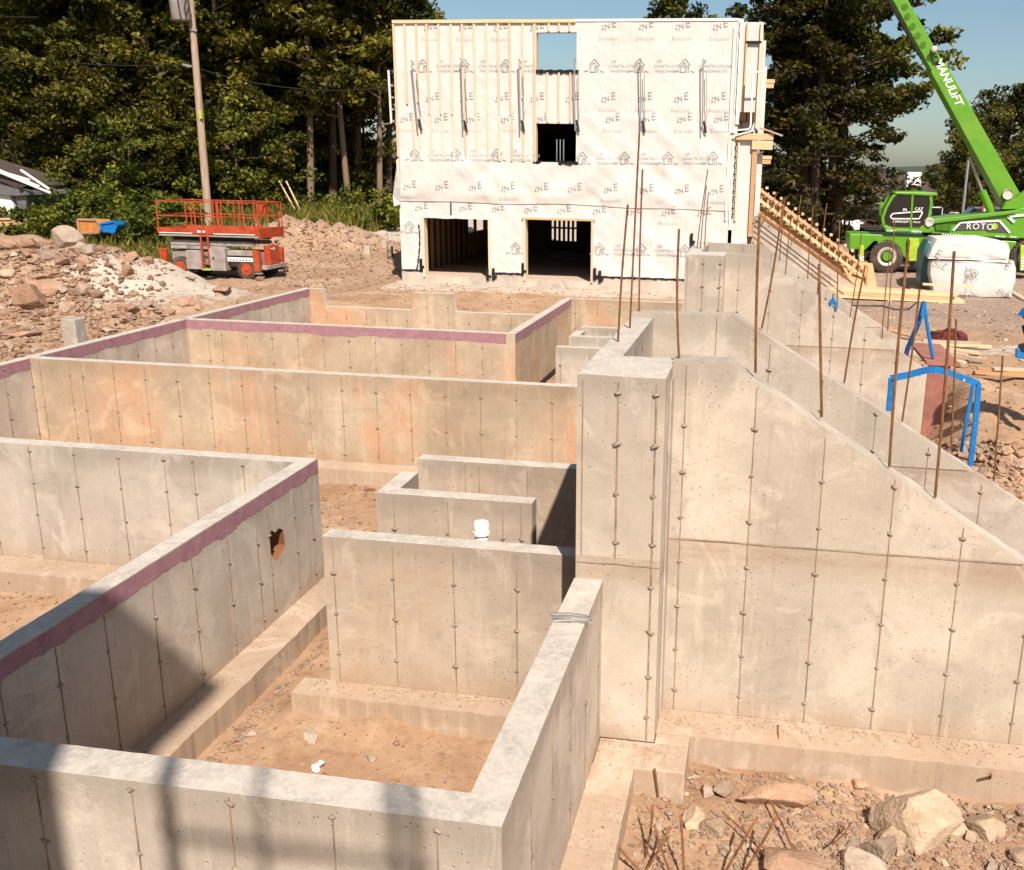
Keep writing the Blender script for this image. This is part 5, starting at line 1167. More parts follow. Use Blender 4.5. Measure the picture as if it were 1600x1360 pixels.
for k in range(11000):
    px, py = (rs.uniform(-10, 640) if k % 3 else rs.uniform(-10, 260)), rs.uniform(378, 565); py = max(py, 378)
    if px > 420 and not 340 < py < 470: continue
    p = hit(px, py)
    if p.x > -13.1 and p.y < 26: continue
    if p.y > 46 or (145 < px < 385 and 405 < py < 488 and rs.random() < .62): continue
    pts.append((p.x, p.y, p.z, ((.9+rs.expovariate(1/1.2)) if px < 260 else rs.uniform(.6, 1.7))/FPX*math.hypot(p.x, p.y)))
for k in range(3200):
    px, py = rs.uniform(430, 640), rs.uniform(338, 455); p = hit(px, py)
    if p.x < -12.9 and p.y < 46: pts.append((p.x, p.y, p.z, (.6+rs.expovariate(1.6))/FPX*math.hypot(p.x, p.y)))
scatter('rubble_stones', 'countless small brown stones covering the rubble heap and the churned ground', pts, ['rock', 'rock', 'rock_grey', 'rock', 'rock', 'rock_pale', 'rock'])
# the dirt at the lower right
BG = 'stones in the dirt under the nearest wing wall'
for px, py, w, m_, lab, sc in ((1432, 1308, 50, 'rock_pale', 'biggest pale boulder under the nearest wing wall', (1.05, .85, 1.15)), (1395, 1318, 26, 'rock_pale', 'pale stone tucked against the left side of the biggest boulder', (.8, .8, 1.1)), (1486, 1305, 17, 'rock_pale', 'small pale stone against the right side of the biggest boulder', (1, .8, .9)), (1207, 1248, 36, 'rock', 'flat pinkish slab leaning in the dirt by the long footing', (1.3, .5, .55)), (1127, 1236, 15, 'rock_grey', 'squarish brown stone left of the flat pinkish slab', (1, .8, .9)), (1105, 1240, 13, 'rock_grey', 'grey stone left of the squarish brown one', (1, .8, .9)), (1083, 1284, 18, 'rock_pale', 'smooth pale stone, left one of the round pair', (1.1, .9, .8)), (1115, 1297, 18, 'rock_pale', 'smooth pale stone, right one of the round pair', (1.1, .9, .8)), (1541, 1300, 24, 'rock_pale', 'blocky stone right of the biggest boulder', (1, .9, .9)), (1345, 1354, 25, 'rock_grey', 'brownish stone at the bottom edge below the biggest boulder', (1.2, 1, .6)), (1240, 1360, 34, 'rock', 'ochre rock cut by the bottom picture edge', (1.3, 1, .7)), (1378, 1330, 22, 'rock_grey', 'grey brown stone in front of the biggest boulder', (1.2, .9, .7)), (1556, 1248, 13, 'rock_pale', 'small upright stone by the footing at the right edge', (.7, .8, 1.2)), (1271, 1250, 7, 'rock_pale', 'small upright pale stone in the middle of the dirt', (.6, .8, 1.2)), (1342, 1230, 10, 'rock', 'reddish stone on the dark damp soil by the footing', (1, 1, .8)), (1341, 1245, 8, 'rock', 'second reddish stone on the dark damp soil', (1, 1, .8)), (1138, 1335, 11, 'rock_pale', 'pale stone between the leaning rebars at the bottom', (.9, .7, .8)), (1219, 1255, 10, 'rock', 'brown stone under the right corner of the pinkish slab', (1, 1, .8)), (1597, 1340, 14, 'rock_pale', 'stone at the lower right corner of the picture', (1, 1, .8))):
    p = hit(px, py); rock(p, w/FPX*math.hypot(p.x, p.y, 5)*1.03, m_, lab, BG, int(px*3), sc, sink=.15, big=True, rz=(0. if px in (1207, 1432) else None))
for k in range(125):
    px, py = rs.uniform(1180, 1600), rs.uniform(1255, 1362)
    if rs.random() < .35: px, py = rs.uniform(1010, 1600), rs.uniform(1215, 1360)
    p = hit(px, py)
    if p.y > 7.6: continue
    m_ = rs.choice(('rock', 'rock_pale', 'rock_grey')); rock(p, rs.uniform(4.5, 10)/FPX*math.hypot(p.x, p.y, 5), m_, 'small ' + {'rock': 'reddish brown', 'rock_pale': 'pale', 'rock_grey': 'greyish'}[m_] + ' stone in the dirt around the biggest boulder', BG, k*3+1, (rs.uniform(.9, 1.3), 1, rs.uniform(.6, 1)), sink=.1)
pts = []
for k in range(6500):
    px, py = rs.uniform(960, 1600), rs.uniform(1195, 1362)
    if rs.random() < .4 and px < 1150: continue
    p = hit(px, py)
    if p.y < 7.62 and p.x > -.8: pts.append((p.x, p.y, p.z, rs.uniform(.6, 1)**2*rs.choice((.010, .014, .02, .03, .04))))
for k in range(1500):
    x, y = rs.uniform(-4.8, -1.5), rs.uniform(4.6, 8.0); pts.append((x, y, ground(x, y), rs.choice((.008, .012, .02))*rs.uniform(.6, 1.2)))
for k in range(500):
    x = -4.72+abs(rs.gauss(0, .09)); y = rs.uniform(5.5, 9.6); pts.append((x, y, ground(x, y), rs.choice((.012, .02, .035))*rs.uniform(.6, 1.2)))
for k in range(1400):
    x, y = rs.uniform(-6.9, -3.9), rs.uniform(10.4, 14.5); pts.append((x, y, ground(x, y), rs.choice((.01, .02, .03))*rs.uniform(.6, 1.3)))
for k in range(500):
    x, y = rs.uniform(-9.8, -7), rs.uniform(8, 9.7); pts.append((x, y, ground(x, y), rs.choice((.01, .02, .03))*rs.uniform(.6, 1.3)))
scatter('gravel', 'loose crumbs and pebbles on the footings and the pit floor', pts, ['rock_grey', 'rock', 'rock_pale', 'rock'])
pts = []
for k in range(900):                            # crumbs on the footings
    x = rs.uniform(-.7, 3.2); y = 8.06-abs(rs.gauss(0, .13)); pts.append((x, min(8.06, max(7.7, y)), 0, rs.uniform(.004, .016)))
for k in range(420): pts.append((rs.uniform(-1.2, -.45), 7.48-abs(rs.gauss(0, .12)), 0, rs.uniform(.004, .016)))
for k in range(300): pts.append((rs.uniform(-1.2, -.88), rs.uniform(5.2, 7.1), 0, rs.uniform(.004, .012)))
for k in range(500): pts.append((rs.uniform(-4.2, -1.6), 7.95-abs(rs.gauss(0, .1)), 0.005, rs.uniform(.004, .014)))
for k in range(500): pts.append((-5.17+abs(rs.gauss(0, .12)), rs.uniform(5, 10.2), .0, rs.uniform(.004, .014)))
for k in range(300): pts.append((rs.uniform(-9.5, -6), 10.08-abs(rs.gauss(0, .15)), .0, rs.uniform(.004, .012)))
scatter('footing_crumbs', 'crumbs of concrete and soil lying on the footings', pts[::2], ['conc_foot', 'rock_pale', 'conc_foot', 'rock'])
pts = []
for k in range(3000):
    px, py = rs.uniform(1400, 1600), rs.uniform(560, 800); p = hit(px, py)
    if p.x > 3.2 and p.y < 24: 
        if py > 690 or rs.random() < .35: pts.append((p.x, p.y, p.z, rs.uniform(.6, 1)**2*rs.choice((.02, .03, .05, .10))*(1.4 if py > 690 else .6)))
for k in range(1300):
    x, y = rs.uniform(-12.8, -1.6), rs.uniform(26, 32.5); pts.append((x, y, ground(x, y), rs.choice((.02, .03, .05))*rs.uniform(.5, 1.3)))
scatter('bank_stones', 'small stones on the dirt bank and the ground before the house', pts, ['rock', 'rock_grey', 'rock', 'rock_pale'])
pts = []
for k in range(520):
    x, y = rs.uniform(2.8, 11), rs.uniform(19.5, 31); pts.append((x, y, ground(x, y), rs.choice((.02, .03, .05, .07))*rs.uniform(.6, 1.3)))
scatter('yard_scraps', 'wood chips and stone bits strewn over the gravel yard', pts, ['grey_wood', 'rock_grey', 'pine_x', 'rock', 'rock_grey'])
for px, py, w, m_, lab, sc in ((488, 1152, 14, 'rock_grey', 'flat grey lump of spilled concrete on the pit floor', (1.3, .8, .5)), (580, 1186, 10, 'rock_grey', 'small pale grey stone on the pit floor', (1.3, .8, .6)), (620, 1162, 6, 'rock', 'small brown stone near the footing in the pit', (1, 1, .7)), (392, 1150, 9, 'rock_grey', 'shaded grey stone beside the left footing in the pit', (1, 1, .7)), (578, 766, 8, 'rock', 'reddish stone at the foot of the long stained wall', (1, 1, 1)), (530, 812, 6, 'rock', 'brown stone on the soil left of the white pipe', (1, 1, .8))):
    p = hit(px, py); rock(p, w/FPX*math.hypot(p.x, p.y, 4), m_, lab, 'stones on the pit floor', int(px), sc, big=True)
p = hit(497, 1203); q = thing('plastic_scrap', p, 'crumpled white plastic scrap on the pit floor', 'litter'); mb = MB()
mb.ball(p+Vector((-.02, 0, .03)), .036, (1, .7, .9)); mb.ball(p+Vector((.02, .02, .06)), .03, (.9, .7, .8)); mb.ball(p+Vector((0, -.02, .01)), .032, (1, .8, .6)); o = mb.build('crumpled_film', q, 'pvc')
for v in o.data.vertices: v.co += v.co.normalized()*.02*fbm(v.co.x*30, v.co.y*30, v.co.z*30, 3)
p = hit(1516, 1316); mb = MB(); mb.prism([p+Vector((-.04, 0, .02)), p+Vector((.03, -.02, .01)), p+Vector((.05, .03, .05)), p+Vector((-.02, .04, .07))], (0, .01, .012)); o = mb.build('paper_scrap', None, 'rock_pale'); tag(o, 'thin pale scrap in the dirt right of the biggest boulder', 'litter', kind='thing')

# ---------------------------------------------------------------- left side things
def block(px, py, w, h, lab, group='small concrete blocks left of the house'):
    p = hit(px, py); s_ = math.hypot(p.x, p.y)/FPX; r_ = thing('concrete_block', p, lab, 'concrete block', group); mb = MB(); mb.box((p.x-w*s_/2, p.y, p.z-.1), (p.x+w*s_/2, p.y+w*s_, p.z+h*s_)); mb.build('block_body', r_, 'conc_foot', bevel=.02)
block(573, 398, 9, 12, 'small upright concrete block, left one of the three by the house'); block(600, 388, 8, 11, 'small upright concrete block, rearmost of the three by the house'); block(607, 401, 9, 15, 'small upright concrete block, nearest the house of the three')
p = at(112, 552, 17.0); r_ = thing('concrete_post', (p.x, 17, .9), 'square concrete post standing between the rubble and the outer wall', 'post'); mb = MB(); zt = at(112, 500, 17).z
mb.prism([(p.x-.17, 17, .5), (p.x+.17, 17, .5), (p.x+.15, 17, zt), (p.x-.16, 17, zt+.02)], (0, .3, 0)); mb.build('post_body', r_, 'conc', bevel=.015)
YP = 44.5; P0, P1 = at(326, 347, YP), at(293, -60, YP)
pole = thing('utility_pole', (P0.x, YP, ground(P0.x, YP)), 'leaning weathered wooden utility pole with grey transformer can, behind the lift', 'utility pole')
mb = MB(); mb.tube([P0-Vector((0, 0, 1.2)), P0.lerp(P1, .5), P1], [.20, .17, .14], 14); mb.build('pole_shaft', pole, 'pole', smooth=True)
c = at(284, 33, YP-.5); mb = MB(); mb.lathe(c, (-.06, 0, 1), [(0, .02), (0, .40), (.06, .44), (1.5, .44), (1.55, .46), (1.6, .3)], 20); tcan = mb.build('transformer_can', pole, 'lift_grey', smooth=True)
mb = MB(); mb.tube([at(276, -10, YP-.9), at(279, 10, YP-1), at(283, 30, YP-.97)], .03, 5); mb.tube([at(293, -10, YP-.8), at(288, 12, YP-1), at(291, 28, YP-.95)], .03, 5); mb.build('transformer_lead', tcan, 'black')
mb = MB(); q = at(313.5, 179, YP-.22); mb.box((q.x-.06, YP-.24, q.z-.2), (q.x+.06, YP-.2, q.z+.2)); mb.build('yellow_tag', pole, 'lime')
mb = MB(); mb.beam(at(296, 46, YP-.2), at(308, 48, YP-.1), .08, .1); mb.beam(at(285, 101, YP-.3), at(300, 104, YP-.2), .07, .1); mb.build('bracket', pole, 'grey_metal')
for k, (a, b, sag) in enumerate(((at(-40, 78, 44), at(292, 101, YP-.2), .3), (at(-30, 22, 44), at(60, 27, 46), .05), (at(305, 106, YP), at(640, 132, 46), .6))):
    mb = MB(); mb.tube([a.lerp(b, t_/10)-Vector((0, 0, sag*4*(t_/10)*(1-t_/10))) for t_ in range(11)], .022, 5); o = mb.build('overhead_wire', None, 'black')
    tag(o, ('thin dark wire running from the pole to the left picture edge', 'short piece of upper wire at the upper left edge', 'thin wire running from the pole towards the house')[k], 'wire', 'overhead wires', 'thing')
for k, (a, b) in enumerate((((436, 283), (461, 328)), ((447, 283), (470, 330)))):
    mb = MB(); mb.tube([at(*a, 49), at(*b, 49)], .045, 6); o = mb.build('guy_guard', None, 'pine_x'); tag(o, ('slanting pale guy wire guard at the forest edge, left one of two', 'slanting pale guy wire guard at the forest edge, right one of two')[k], 'guy guard', 'guy wire guards', 'thing')
YS_ = 41.0; S_ = lambda px, py, dy=0: at(px, py, YS_)+DY*dy
tr = thing('site_trailer', S_(0, 345), 'white trailer with sloping grey roof and pale rails, cut by the left picture edge', 'trailer')
mb = MB(); mb.prism([S_(*p) for p in ((-80, 350), (-80, 292), (4, 293), (14, 303), (20, 320), (22, 338), (10, 342))], DY*3); mb.build('trailer_body', tr, 'white', bevel=.05)
mb = MB(); mb.prism([S_(*p, -.2) for p in ((-80, 262), (0, 289), (44, 300), (46, 305), (26, 306), (-80, 292))], DY*3.4); mb.build('trailer_roof', tr, 'steel_roof')
mb = MB(); mb.prism([S_(*p, .4) for p in ((-80, 246), (0, 270), (34, 290), (20, 294), (-80, 272))], DY*2.5); mb.build('roof_side', tr, 'roof')
for k, (a, b) in enumerate((((-60, 238), (72, 292)), ((-60, 244), (82, 302)), ((-60, 252), (42, 282)), ((20, 266), (66, 297)))): mb = MB(); mb.tube([S_(*a, -.4+.3*k), S_(*b, -.4+.3*k)], .06, 6); mb.build('roof_rail', tr, 'white')
mb = MB(); mb.lathe(S_(39, 296, -.22), DY, [(-.06, .1), (0, .12)], 12); mb.build('roof_vent', tr, 'black')
mb = MB(); mb.prism([S_(*p) for p in ((24, 306), (42, 306), (40, 330), (30, 332))], DY*2); mb.build('trailer_end', tr, 'steel_roof')
def crate(name, poly, mat, lab, cat, YY):
    p = at(*poly[0], YY); r_ = thing(name, p, lab, cat); mb = MB(); mb.prism([at(*q, YY) for q in poly], DY*.9); o = mb.build(name.split('_')[0]+'_shell', r_, mat, bevel=.03)
    mb = MB(); q = [at(*v, YY-.03) for v in poly]; 
    for a, b in zip(q, q[1:]+q[:1]): mb.beam(a, b, .09, .06, (0, 1, 0))
    mb.build('rim', r_, mat); return r_
crate('orange_bin', ((121, 343), (150, 344), (157, 352), (155, 364), (124, 364)), 'rock', 'orange brown bin lying in the weeds left of the blue bin', 'bin', 38.5)
bpy.data.objects['orange_shell'].data.materials[0] = simple('faded_orange', (.50, .20, .05), .7, var=.3)
crate('blue_bin', ((157, 350), (179, 346), (183, 352), (178, 364), (170, 362), (160, 361)), 'blue', 'small blue bin lying in the weeds right of the orange bin', 'bin', 38.3)
crate('rusty_tank', ((-20, 343), (18, 342), (24, 352), (20, 366), (-20, 366)), 'form_wood', 'rusty orange tank at the left picture edge under the trailer', 'tank', 39)

# ---------------------------------------------------------------- trees
def leaf_mesh(name, clumps, per, size, mat, seed, flat=.6, up=.35):
    g_ = np.random.default_rng(seed); C, Rr, tn = clumps[:, :3], clumps[:, 3], clumps[:, 4]
    idx = np.repeat(np.arange(len(C)), per); N = len(idx)
    d = g_.normal(size=(N, 3)); d /= np.linalg.norm(d, axis=1, keepdims=True); rad_ = g_.uniform(.15, 1, N)**.6
    P = C[idx]+d*(rad_*Rr[idx])[:, None]*np.array([1, 1, flat])
    nrm = g_.normal(size=(N, 3)); nrm[:, 2] = np.abs(nrm[:, 2])+up; nrm /= np.linalg.norm(nrm, axis=1, keepdims=True)
    a = np.cross(nrm, g_.normal(size=(N, 3))); a /= np.linalg.norm(a, axis=1, keepdims=True); b = np.cross(nrm, a)
    s_ = size*g_.uniform(.55, 1.25, N)[:, None]
    V_ = np.stack([P-a*s_*.6, P-b*s_*.32+nrm*s_*.08, P+a*s_*.6, P+b*s_*.32+nrm*s_*.08], 1).reshape(-1, 3)
    me = bpy.data.meshes.new(name); me.vertices.add(4*N); me.vertices.foreach_set('co', V_.ravel()); me.loops.add(4*N); me.loops.foreach_set('vertex_index', np.arange(4*N)); me.polygons.add(N)
    me.polygons.foreach_set('loop_start', np.arange(N)*4); me.update(); me.validate(); me.materials.append(M[mat])
    t_ = np.clip(tn[idx]*.75+g_.uniform(0, .35, N)-.05, 0, 1); col = np.repeat(np.stack([t_, t_, t_, np.ones(N)], 1), 4, 0)
    ca = me.color_attributes.new('tint', 'FLOAT_COLOR', 'POINT'); ca.data.foreach_set('color', col.ravel()); return me
def tree_mesh(seed, H, hb, R, kind='d', nl=20, per=75, leaf=.36, mat='leaf', bark='bark', trunk=.28):
    g_ = random.Random(seed); mb = MB(); bend = [Vector((g_.uniform(-.5, .5), g_.uniform(-.5, .5), 0)) for _ in range(3)]
    tp = lambda h: bend[0]*(h/H)*1.2+bend[1]*math.sin(h/H*3)*.6+Vector((0, 0, h))
    hs = [H*k/9 for k in range(10)]; mb.tube([tp(h) for h in hs], [trunk*(1-.85*h/H)+.02 for h in hs], 9); cl = []
    for k in range(nl):
        h = hb*.8+(H*.97-hb*.8)*(k+g_.random())/nl; f = (h-hb*.8)/(H-hb*.8)
        ln = R*(math.sin(math.pi*min(1, f*.78+.2))**.8 if kind == 'd' else (1-f)**.8*1.0+.12)*g_.uniform(.7, 1.1)
        a = k*2.4+g_.uniform(-.5, .5); d = Vector((math.cos(a), math.sin(a), .35 if kind == 'd' else -.05)); p0 = tp(h); pts = [p0]
        for j in range(1, 5): pts.append(p0+d*ln*j/4+Vector((g_.uniform(-.2, .2), g_.uniform(-.2, .2), g_.uniform(-.15, .2)+(.0 if kind == 'd' else -.07*j*j*ln/4*.4))))
        mb.tube(pts, [trunk*.32*(1-f*.6), .06, .045, .03, .015], 5, False)
        for j in (2, 3, 4):
            for _ in range(2 if kind == 'd' else 2):
                q = pts[j]+Vector((g_.gauss(0, .5), g_.gauss(0, .5), g_.gauss(0, .35)))*(1 if kind == 'd' else .7); cl.append((q.x, q.y, q.z, g_.uniform(.55, 1.15)*(R/4.5)**.5, g_.random()))
    q = tp(H); cl.append((q.x, q.y, q.z-.3, .9, .5))
    return mb, leaf_mesh('crown', np.array(cl), per, leaf, mat, seed, .55 if kind == 'd' else .32)
TV = {}
def tree(kind, x, y, lab, group, sc=1., rz=0., name=None, z=None):
    if kind not in TV:
        spec = TSPEC[kind]; mb, lm = tree_mesh(*spec[0], **spec[1]); o = mb.build('trunk', None, spec[1].get('bark', 'bark'), smooth=True); tm = o.data; bpy.data.objects.remove(o); TV[kind] = (tm, lm)
    tm, lm = TV[kind]; z = ground(x, y)-.1 if z is None else z
    r_ = thing(name or TNAME[kind[0]], (x, y, z), lab, 'tree', group); r_.rotation_euler.z = rz; r_.scale = (sc, sc, sc)
    for nm, me in (('trunk', tm), ('crown', lm)): o = bpy.data.objects.new(nm, me); COL.objects.link(o); o.parent = r_
    return r_
TSPEC = {'m0': ((1, 18, 4.5, 5.2), dict(nl=19, per=95, mat='leaf')), 'm1': ((2, 19, 3.0, 5.6), dict(nl=20, per=95, mat='leaf_b')), 'm2': ((3, 17, 6.0, 4.8), dict(nl=18, per=95, mat='leaf')),
         't0': ((4, 19, 9.0, 4.2), dict(nl=20, per=75, mat='leaf', trunk=.24)), 't1': ((5, 20, 8.0, 4.4), dict(nl=20, per=75, mat='leaf_b', trunk=.2, bark='bark_pale')),
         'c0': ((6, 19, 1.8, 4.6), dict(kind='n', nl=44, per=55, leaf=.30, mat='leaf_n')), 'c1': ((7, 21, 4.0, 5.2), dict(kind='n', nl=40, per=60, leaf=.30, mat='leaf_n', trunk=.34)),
         'r0': ((8, 11, 2.0, 4.6), dict(nl=22, per=70, leaf=.3, mat='leaf_b')), 's0': ((9, 5.5, 1.2, 1.9), dict(nl=12, per=45, leaf=.22, mat='bush', trunk=.07, bark='bark_pale')), 'u0': ((10, 8.5, 1.0, 3.0), dict(nl=18, per=60, leaf=.27, mat='leaf_b', trunk=.1))}
TNAME = {'m': 'maple_tree', 't': 'tall_tree', 'c': 'conifer_tree', 'r': 'round_tree', 's': 'sapling', 'u': 'understory_tree'}
rt = random.Random(21)
FG = 'trees of the wood on the left'
WHERE = lambda px: 'at the far left edge' if px < 60 else ('left of the utility pole' if px < 270 else ('behind the utility pole' if px < 370 else ('right of the utility pole' if px < 480 else 'next to the white house')))
TALL = {'m': 'broad leafy tree', 't': 'tall bare-stemmed tree', 'c': 'conifer coloured dark for shade', 'u': 'low leafy tree', 's': 'young sapling'}
used = set()
for row, lst in (('front', ((20, 52, 'm1', 1.05), (95, 51, 'm0', 1.1), (170, 53, 'm1', 1.0), (245, 54, 'm2', 1.1), (365, 53, 't1', 1.0), (425, 54, 't0', .95), (485, 52, 't1', 1.0), (520, 54, 't0', 1.05), (547, 53, 't1', .9), (560, 56, 't0', 1.0), (592, 54, 't1', .85), (605, 57, 't0', .9))),
                 ('second', ((-30, 58, 'c0', 1.15), (60, 59, 'm2', 1.2), (130, 60, 'c1', 1.1), (215, 60, 'c0', 1.15), (290, 58, 'c1', 1.0), (335, 60, 'm2', 1.2), (400, 60, 'c1', 1.1), (455, 61, 'm2', 1.15), (505, 60, 'c1', .9), (545, 62, 'c1', .8))),  # conifers put into the back rows; their dark needles stand in for canopy shade
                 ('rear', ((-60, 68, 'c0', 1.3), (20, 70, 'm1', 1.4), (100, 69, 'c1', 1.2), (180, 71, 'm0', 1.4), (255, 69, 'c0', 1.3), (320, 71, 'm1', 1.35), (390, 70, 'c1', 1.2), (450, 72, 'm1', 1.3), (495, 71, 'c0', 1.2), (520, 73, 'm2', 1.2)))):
    for px, Y_, kd, sc in lst:
        base = f'{TALL[kd[0]]} in the {row} row {WHERE(px)}'; lab = base; k = 2
        while lab in used: lab = base.replace(' in the', (' (slim) in the', ' (leaning) in the', ' (sparse) in the', ' (dense) in the', ' (crooked) in the')[(k-2) % 5]); k += 1
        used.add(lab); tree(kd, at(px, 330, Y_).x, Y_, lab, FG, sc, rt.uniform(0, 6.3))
EDGE = ['low leafy tree above the trailer rails', 'low leafy tree above the bins', 'young sapling above the blue bin', 'low leafy tree between the bins and the lift', 'young sapling above the right half of the lift', 'low leafy tree over the right end of the lift', 'young sapling by the slanting guy guards', 'low leafy tree just right of the utility pole foot', 'low leafy tree over the wide bush', 'low leafy tree deep between trunks right of the lift', 'low leafy tree deep in shade beside the house', 'low leafy tree left of the utility pole foot', 'broadest low tree behind the blue bin']
for k, (px, Y_, kd, sc) in enumerate(((35, 47, 'u0', .8), (150, 48, 'u0', .9), (215, 47, 's0', 1.0), (255, 48, 'u0', .7), (385, 49, 's0', 1.1), (400, 50, 'u0', .85), (440, 51, 's0', .9), (318, 53, 'u0', .8), (110, 50, 'u0', 1.1), (500, 57, 'u0', 1.1), (575, 58, 'u0', 1.0), (290, 52, 'u0', 1.0), (190, 50, 'u0', 1.2))):
    tree(kd, at(px, 335, Y_).x, Y_, EDGE[k], 'low trees along the edge of the wood', sc, rt.uniform(0, 6.3))
g_ = np.random.default_rng(5)
cl = np.stack([g_.uniform(-80, -35, 520), g_.uniform(76, 84, 520), g_.uniform(1, 19, 520), g_.uniform(1.2, 2.2, 520), g_.uniform(0, .5, 520)], 1)
me = leaf_mesh('far_wood', cl, 60, .5, 'leaf', 77, .8); o = bpy.data.objects.new('far_wood', me); COL.objects.link(o); tag(o, 'deep dark wood behind the tree rows', kind='stuff')
cl = np.stack([g_.uniform(-52, -23, 300), g_.uniform(54, 68, 300), g_.uniform(1.5, 5.5, 300), g_.uniform(.7, 1.4, 300), g_.uniform(0, .6, 300)], 1)
me = leaf_mesh('undergrowth', cl, 55, .34, 'leaf', 78, .8); o = bpy.data.objects.new('undergrowth', me); COL.objects.link(o); tag(o, 'dark undergrowth filling the wood between the trunks', kind='stuff')
# right-hand trees
RG = 'trees right of the house'
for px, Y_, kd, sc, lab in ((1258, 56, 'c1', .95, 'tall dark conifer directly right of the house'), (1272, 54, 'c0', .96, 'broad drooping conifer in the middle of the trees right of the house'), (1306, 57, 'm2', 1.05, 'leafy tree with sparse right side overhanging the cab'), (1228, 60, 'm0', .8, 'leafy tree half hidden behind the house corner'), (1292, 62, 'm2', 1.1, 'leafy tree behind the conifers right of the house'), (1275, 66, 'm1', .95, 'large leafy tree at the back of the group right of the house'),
        (1516, 72, 'r0', .66, 'small round tree behind the boom cylinder'), (1568, 78, 'r0', .92, 'round olive tree behind the boom at the right edge'), (1622, 76, 'r0', .95, 'round olive tree cut by the right picture edge'), (1532, 84, 'r0', .78, 'darker round tree behind the turret'), (1456, 135, 'r0', .5, 'distant round tree above the dark roofs, right of the chimney'), (1342, 95, 'r0', .28, 'small round tree by the street lamps'), (1504, 95, 'r0', .5, 'round tree right of the beige house wall'), (1046, 64, 't0', .78, 'treetop showing over the roof line of the white house'), (1350, 140, 'r0', .4, 'far tree low over the street')):
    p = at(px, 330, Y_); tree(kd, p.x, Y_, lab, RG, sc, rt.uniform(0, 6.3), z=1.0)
cl = np.stack([g_.uniform(0, 4.6, 60), g_.uniform(57, 64, 60), g_.uniform(1.2, 3.8, 60), g_.uniform(.7, 1.2, 60), g_.uniform(0, .6, 60)], 1)
me = leaf_mesh('undergrowth', cl, 60, .3, 'leaf_b', 79, .8); o = bpy.data.objects.new('undergrowth', me); COL.objects.link(o); tag(o, 'brushy growth under the trees right of the house', kind='stuff')
cl = np.stack([g_.uniform(-400, 900, 900), g_.uniform(300, 420, 900), g_.uniform(1, 4, 900), g_.uniform(2, 4.5, 900), g_.uniform(0, .8, 900)], 1)
me = leaf_mesh('distant_trees', cl, 22, 2.6, 'leaf_b', 80, .8); o = bpy.data.objects.new('distant_trees', me); COL.objects.link(o); tag(o, 'distant tree line along the horizon', kind='stuff')
# bushes and weeds
for k, (px, py, Y_, w, lab) in enumerate(((70, 345, 42, 2.6, 'wide green bush beside the trailer'), (115, 335, 44, 2.2, 'green bush behind the orange bin'), (205, 345, 41, 2.6, 'tall bright bush between blue bin and lift'), (240, 350, 40, 2.0, 'yellowish bush left of the lift'), (40, 365, 38.5, 1.4, 'low bush under the trailer'), (175, 330, 46, 2.4, 'bush behind the blue bin'), (15, 350, 40.5, 1.3, 'reddish bush at the trailer corner'), (275, 345, 46, 1.8, 'bush seen through the lift rails'), (400, 335, 49, 1.8, 'bush behind the right end of the lift'), (500, 322, 51, 1.6, 'bush at the foot of the trunks near the house'), (545, 325, 51, 1.6, 'bush before the trunks beside the house'), (600, 335, 48, 1.8, 'dark bush touching the corner of the white house'))):
    p = at(px, py, Y_); z0 = ground(p.x, Y_); w *= 1.25; cl = [(rs.gauss(0, w*.36), rs.gauss(0, w*.26), max(.2, abs(rs.gauss(.5, .4))*w*.62), rs.uniform(.3, .55), rs.random()) for _ in range(46)]
    me = leaf_mesh('foliage', np.array(cl), 60, .2, 'bush', 100+k, .8); b_ = thing('bush', (p.x, Y_, z0), lab, 'bush', 'bushes along the wood'); o = bpy.data.objects.new('foliage', me); COL.objects.link(o); o.parent = b_
    mb = MB()
    for j in range(6): a = j*1.05; mb.tube([(p.x, Y_, z0-.1), (p.x+math.cos(a)*w*.2, Y_+math.sin(a)*w*.2, z0+w*.3), (p.x+math.cos(a)*w*.35, Y_+math.sin(a)*w*.3, z0+w*.55)], [.03, .02, .008], 5)
    mb.build('stems', b_, 'bark')
def blades(name, label, N, sampler, hmin, hmax, mat, seed):
    g2 = np.random.default_rng(seed); V_ = []; T_ = []
    for _ in range(N):
        x, y = sampler(g2); z = ground(x, y)-.05
        h = g2.uniform(hmin, hmax); a = g2.uniform(0, 6.283); w = .035+.02*g2.random(); lx, ly = g2.normal(0, .3*h, 2)
        V_ += [(x-w*math.cos(a), y-w*math.sin(a), z), (x+w*math.cos(a), y+w*math.sin(a), z), (x+lx*.5+w*.7*math.cos(a), y+ly*.5+w*.7*math.sin(a), z+h*.65), (x+lx, y+ly, z+h)]; T_ += [g2.random()]*4
    n = len(V_)//4; me = bpy.data.meshes.new(name); me.from_pydata(V_, [], [(4*i, 4*i+1, 4*i+2, 4*i+3) for i in range(n)]); me.materials.append(M[mat])
    ca = me.color_attributes.new('tint', 'FLOAT_COLOR', 'POINT'); ca.data.foreach_set('color', [c for t_ in T_ for c in (t_, t_, t_, 1)])
    o = bpy.data.objects.new(name, me); COL.objects.link(o); tag(o, label, kind='stuff')
blades('weeds', 'green weeds between the rubble heap and the wood', 9000, lambda g2: (g2.uniform(-46, -22), g2.uniform(35.5, 44)), .25, .75, 'grass', 3)
blades('tall_weeds', 'tall olive weeds at the edge of the wood', 6000, lambda g2: (g2.uniform(-36, -19.5), g2.uniform(46.5, 52)), .4, 1.3, 'grass', 4)

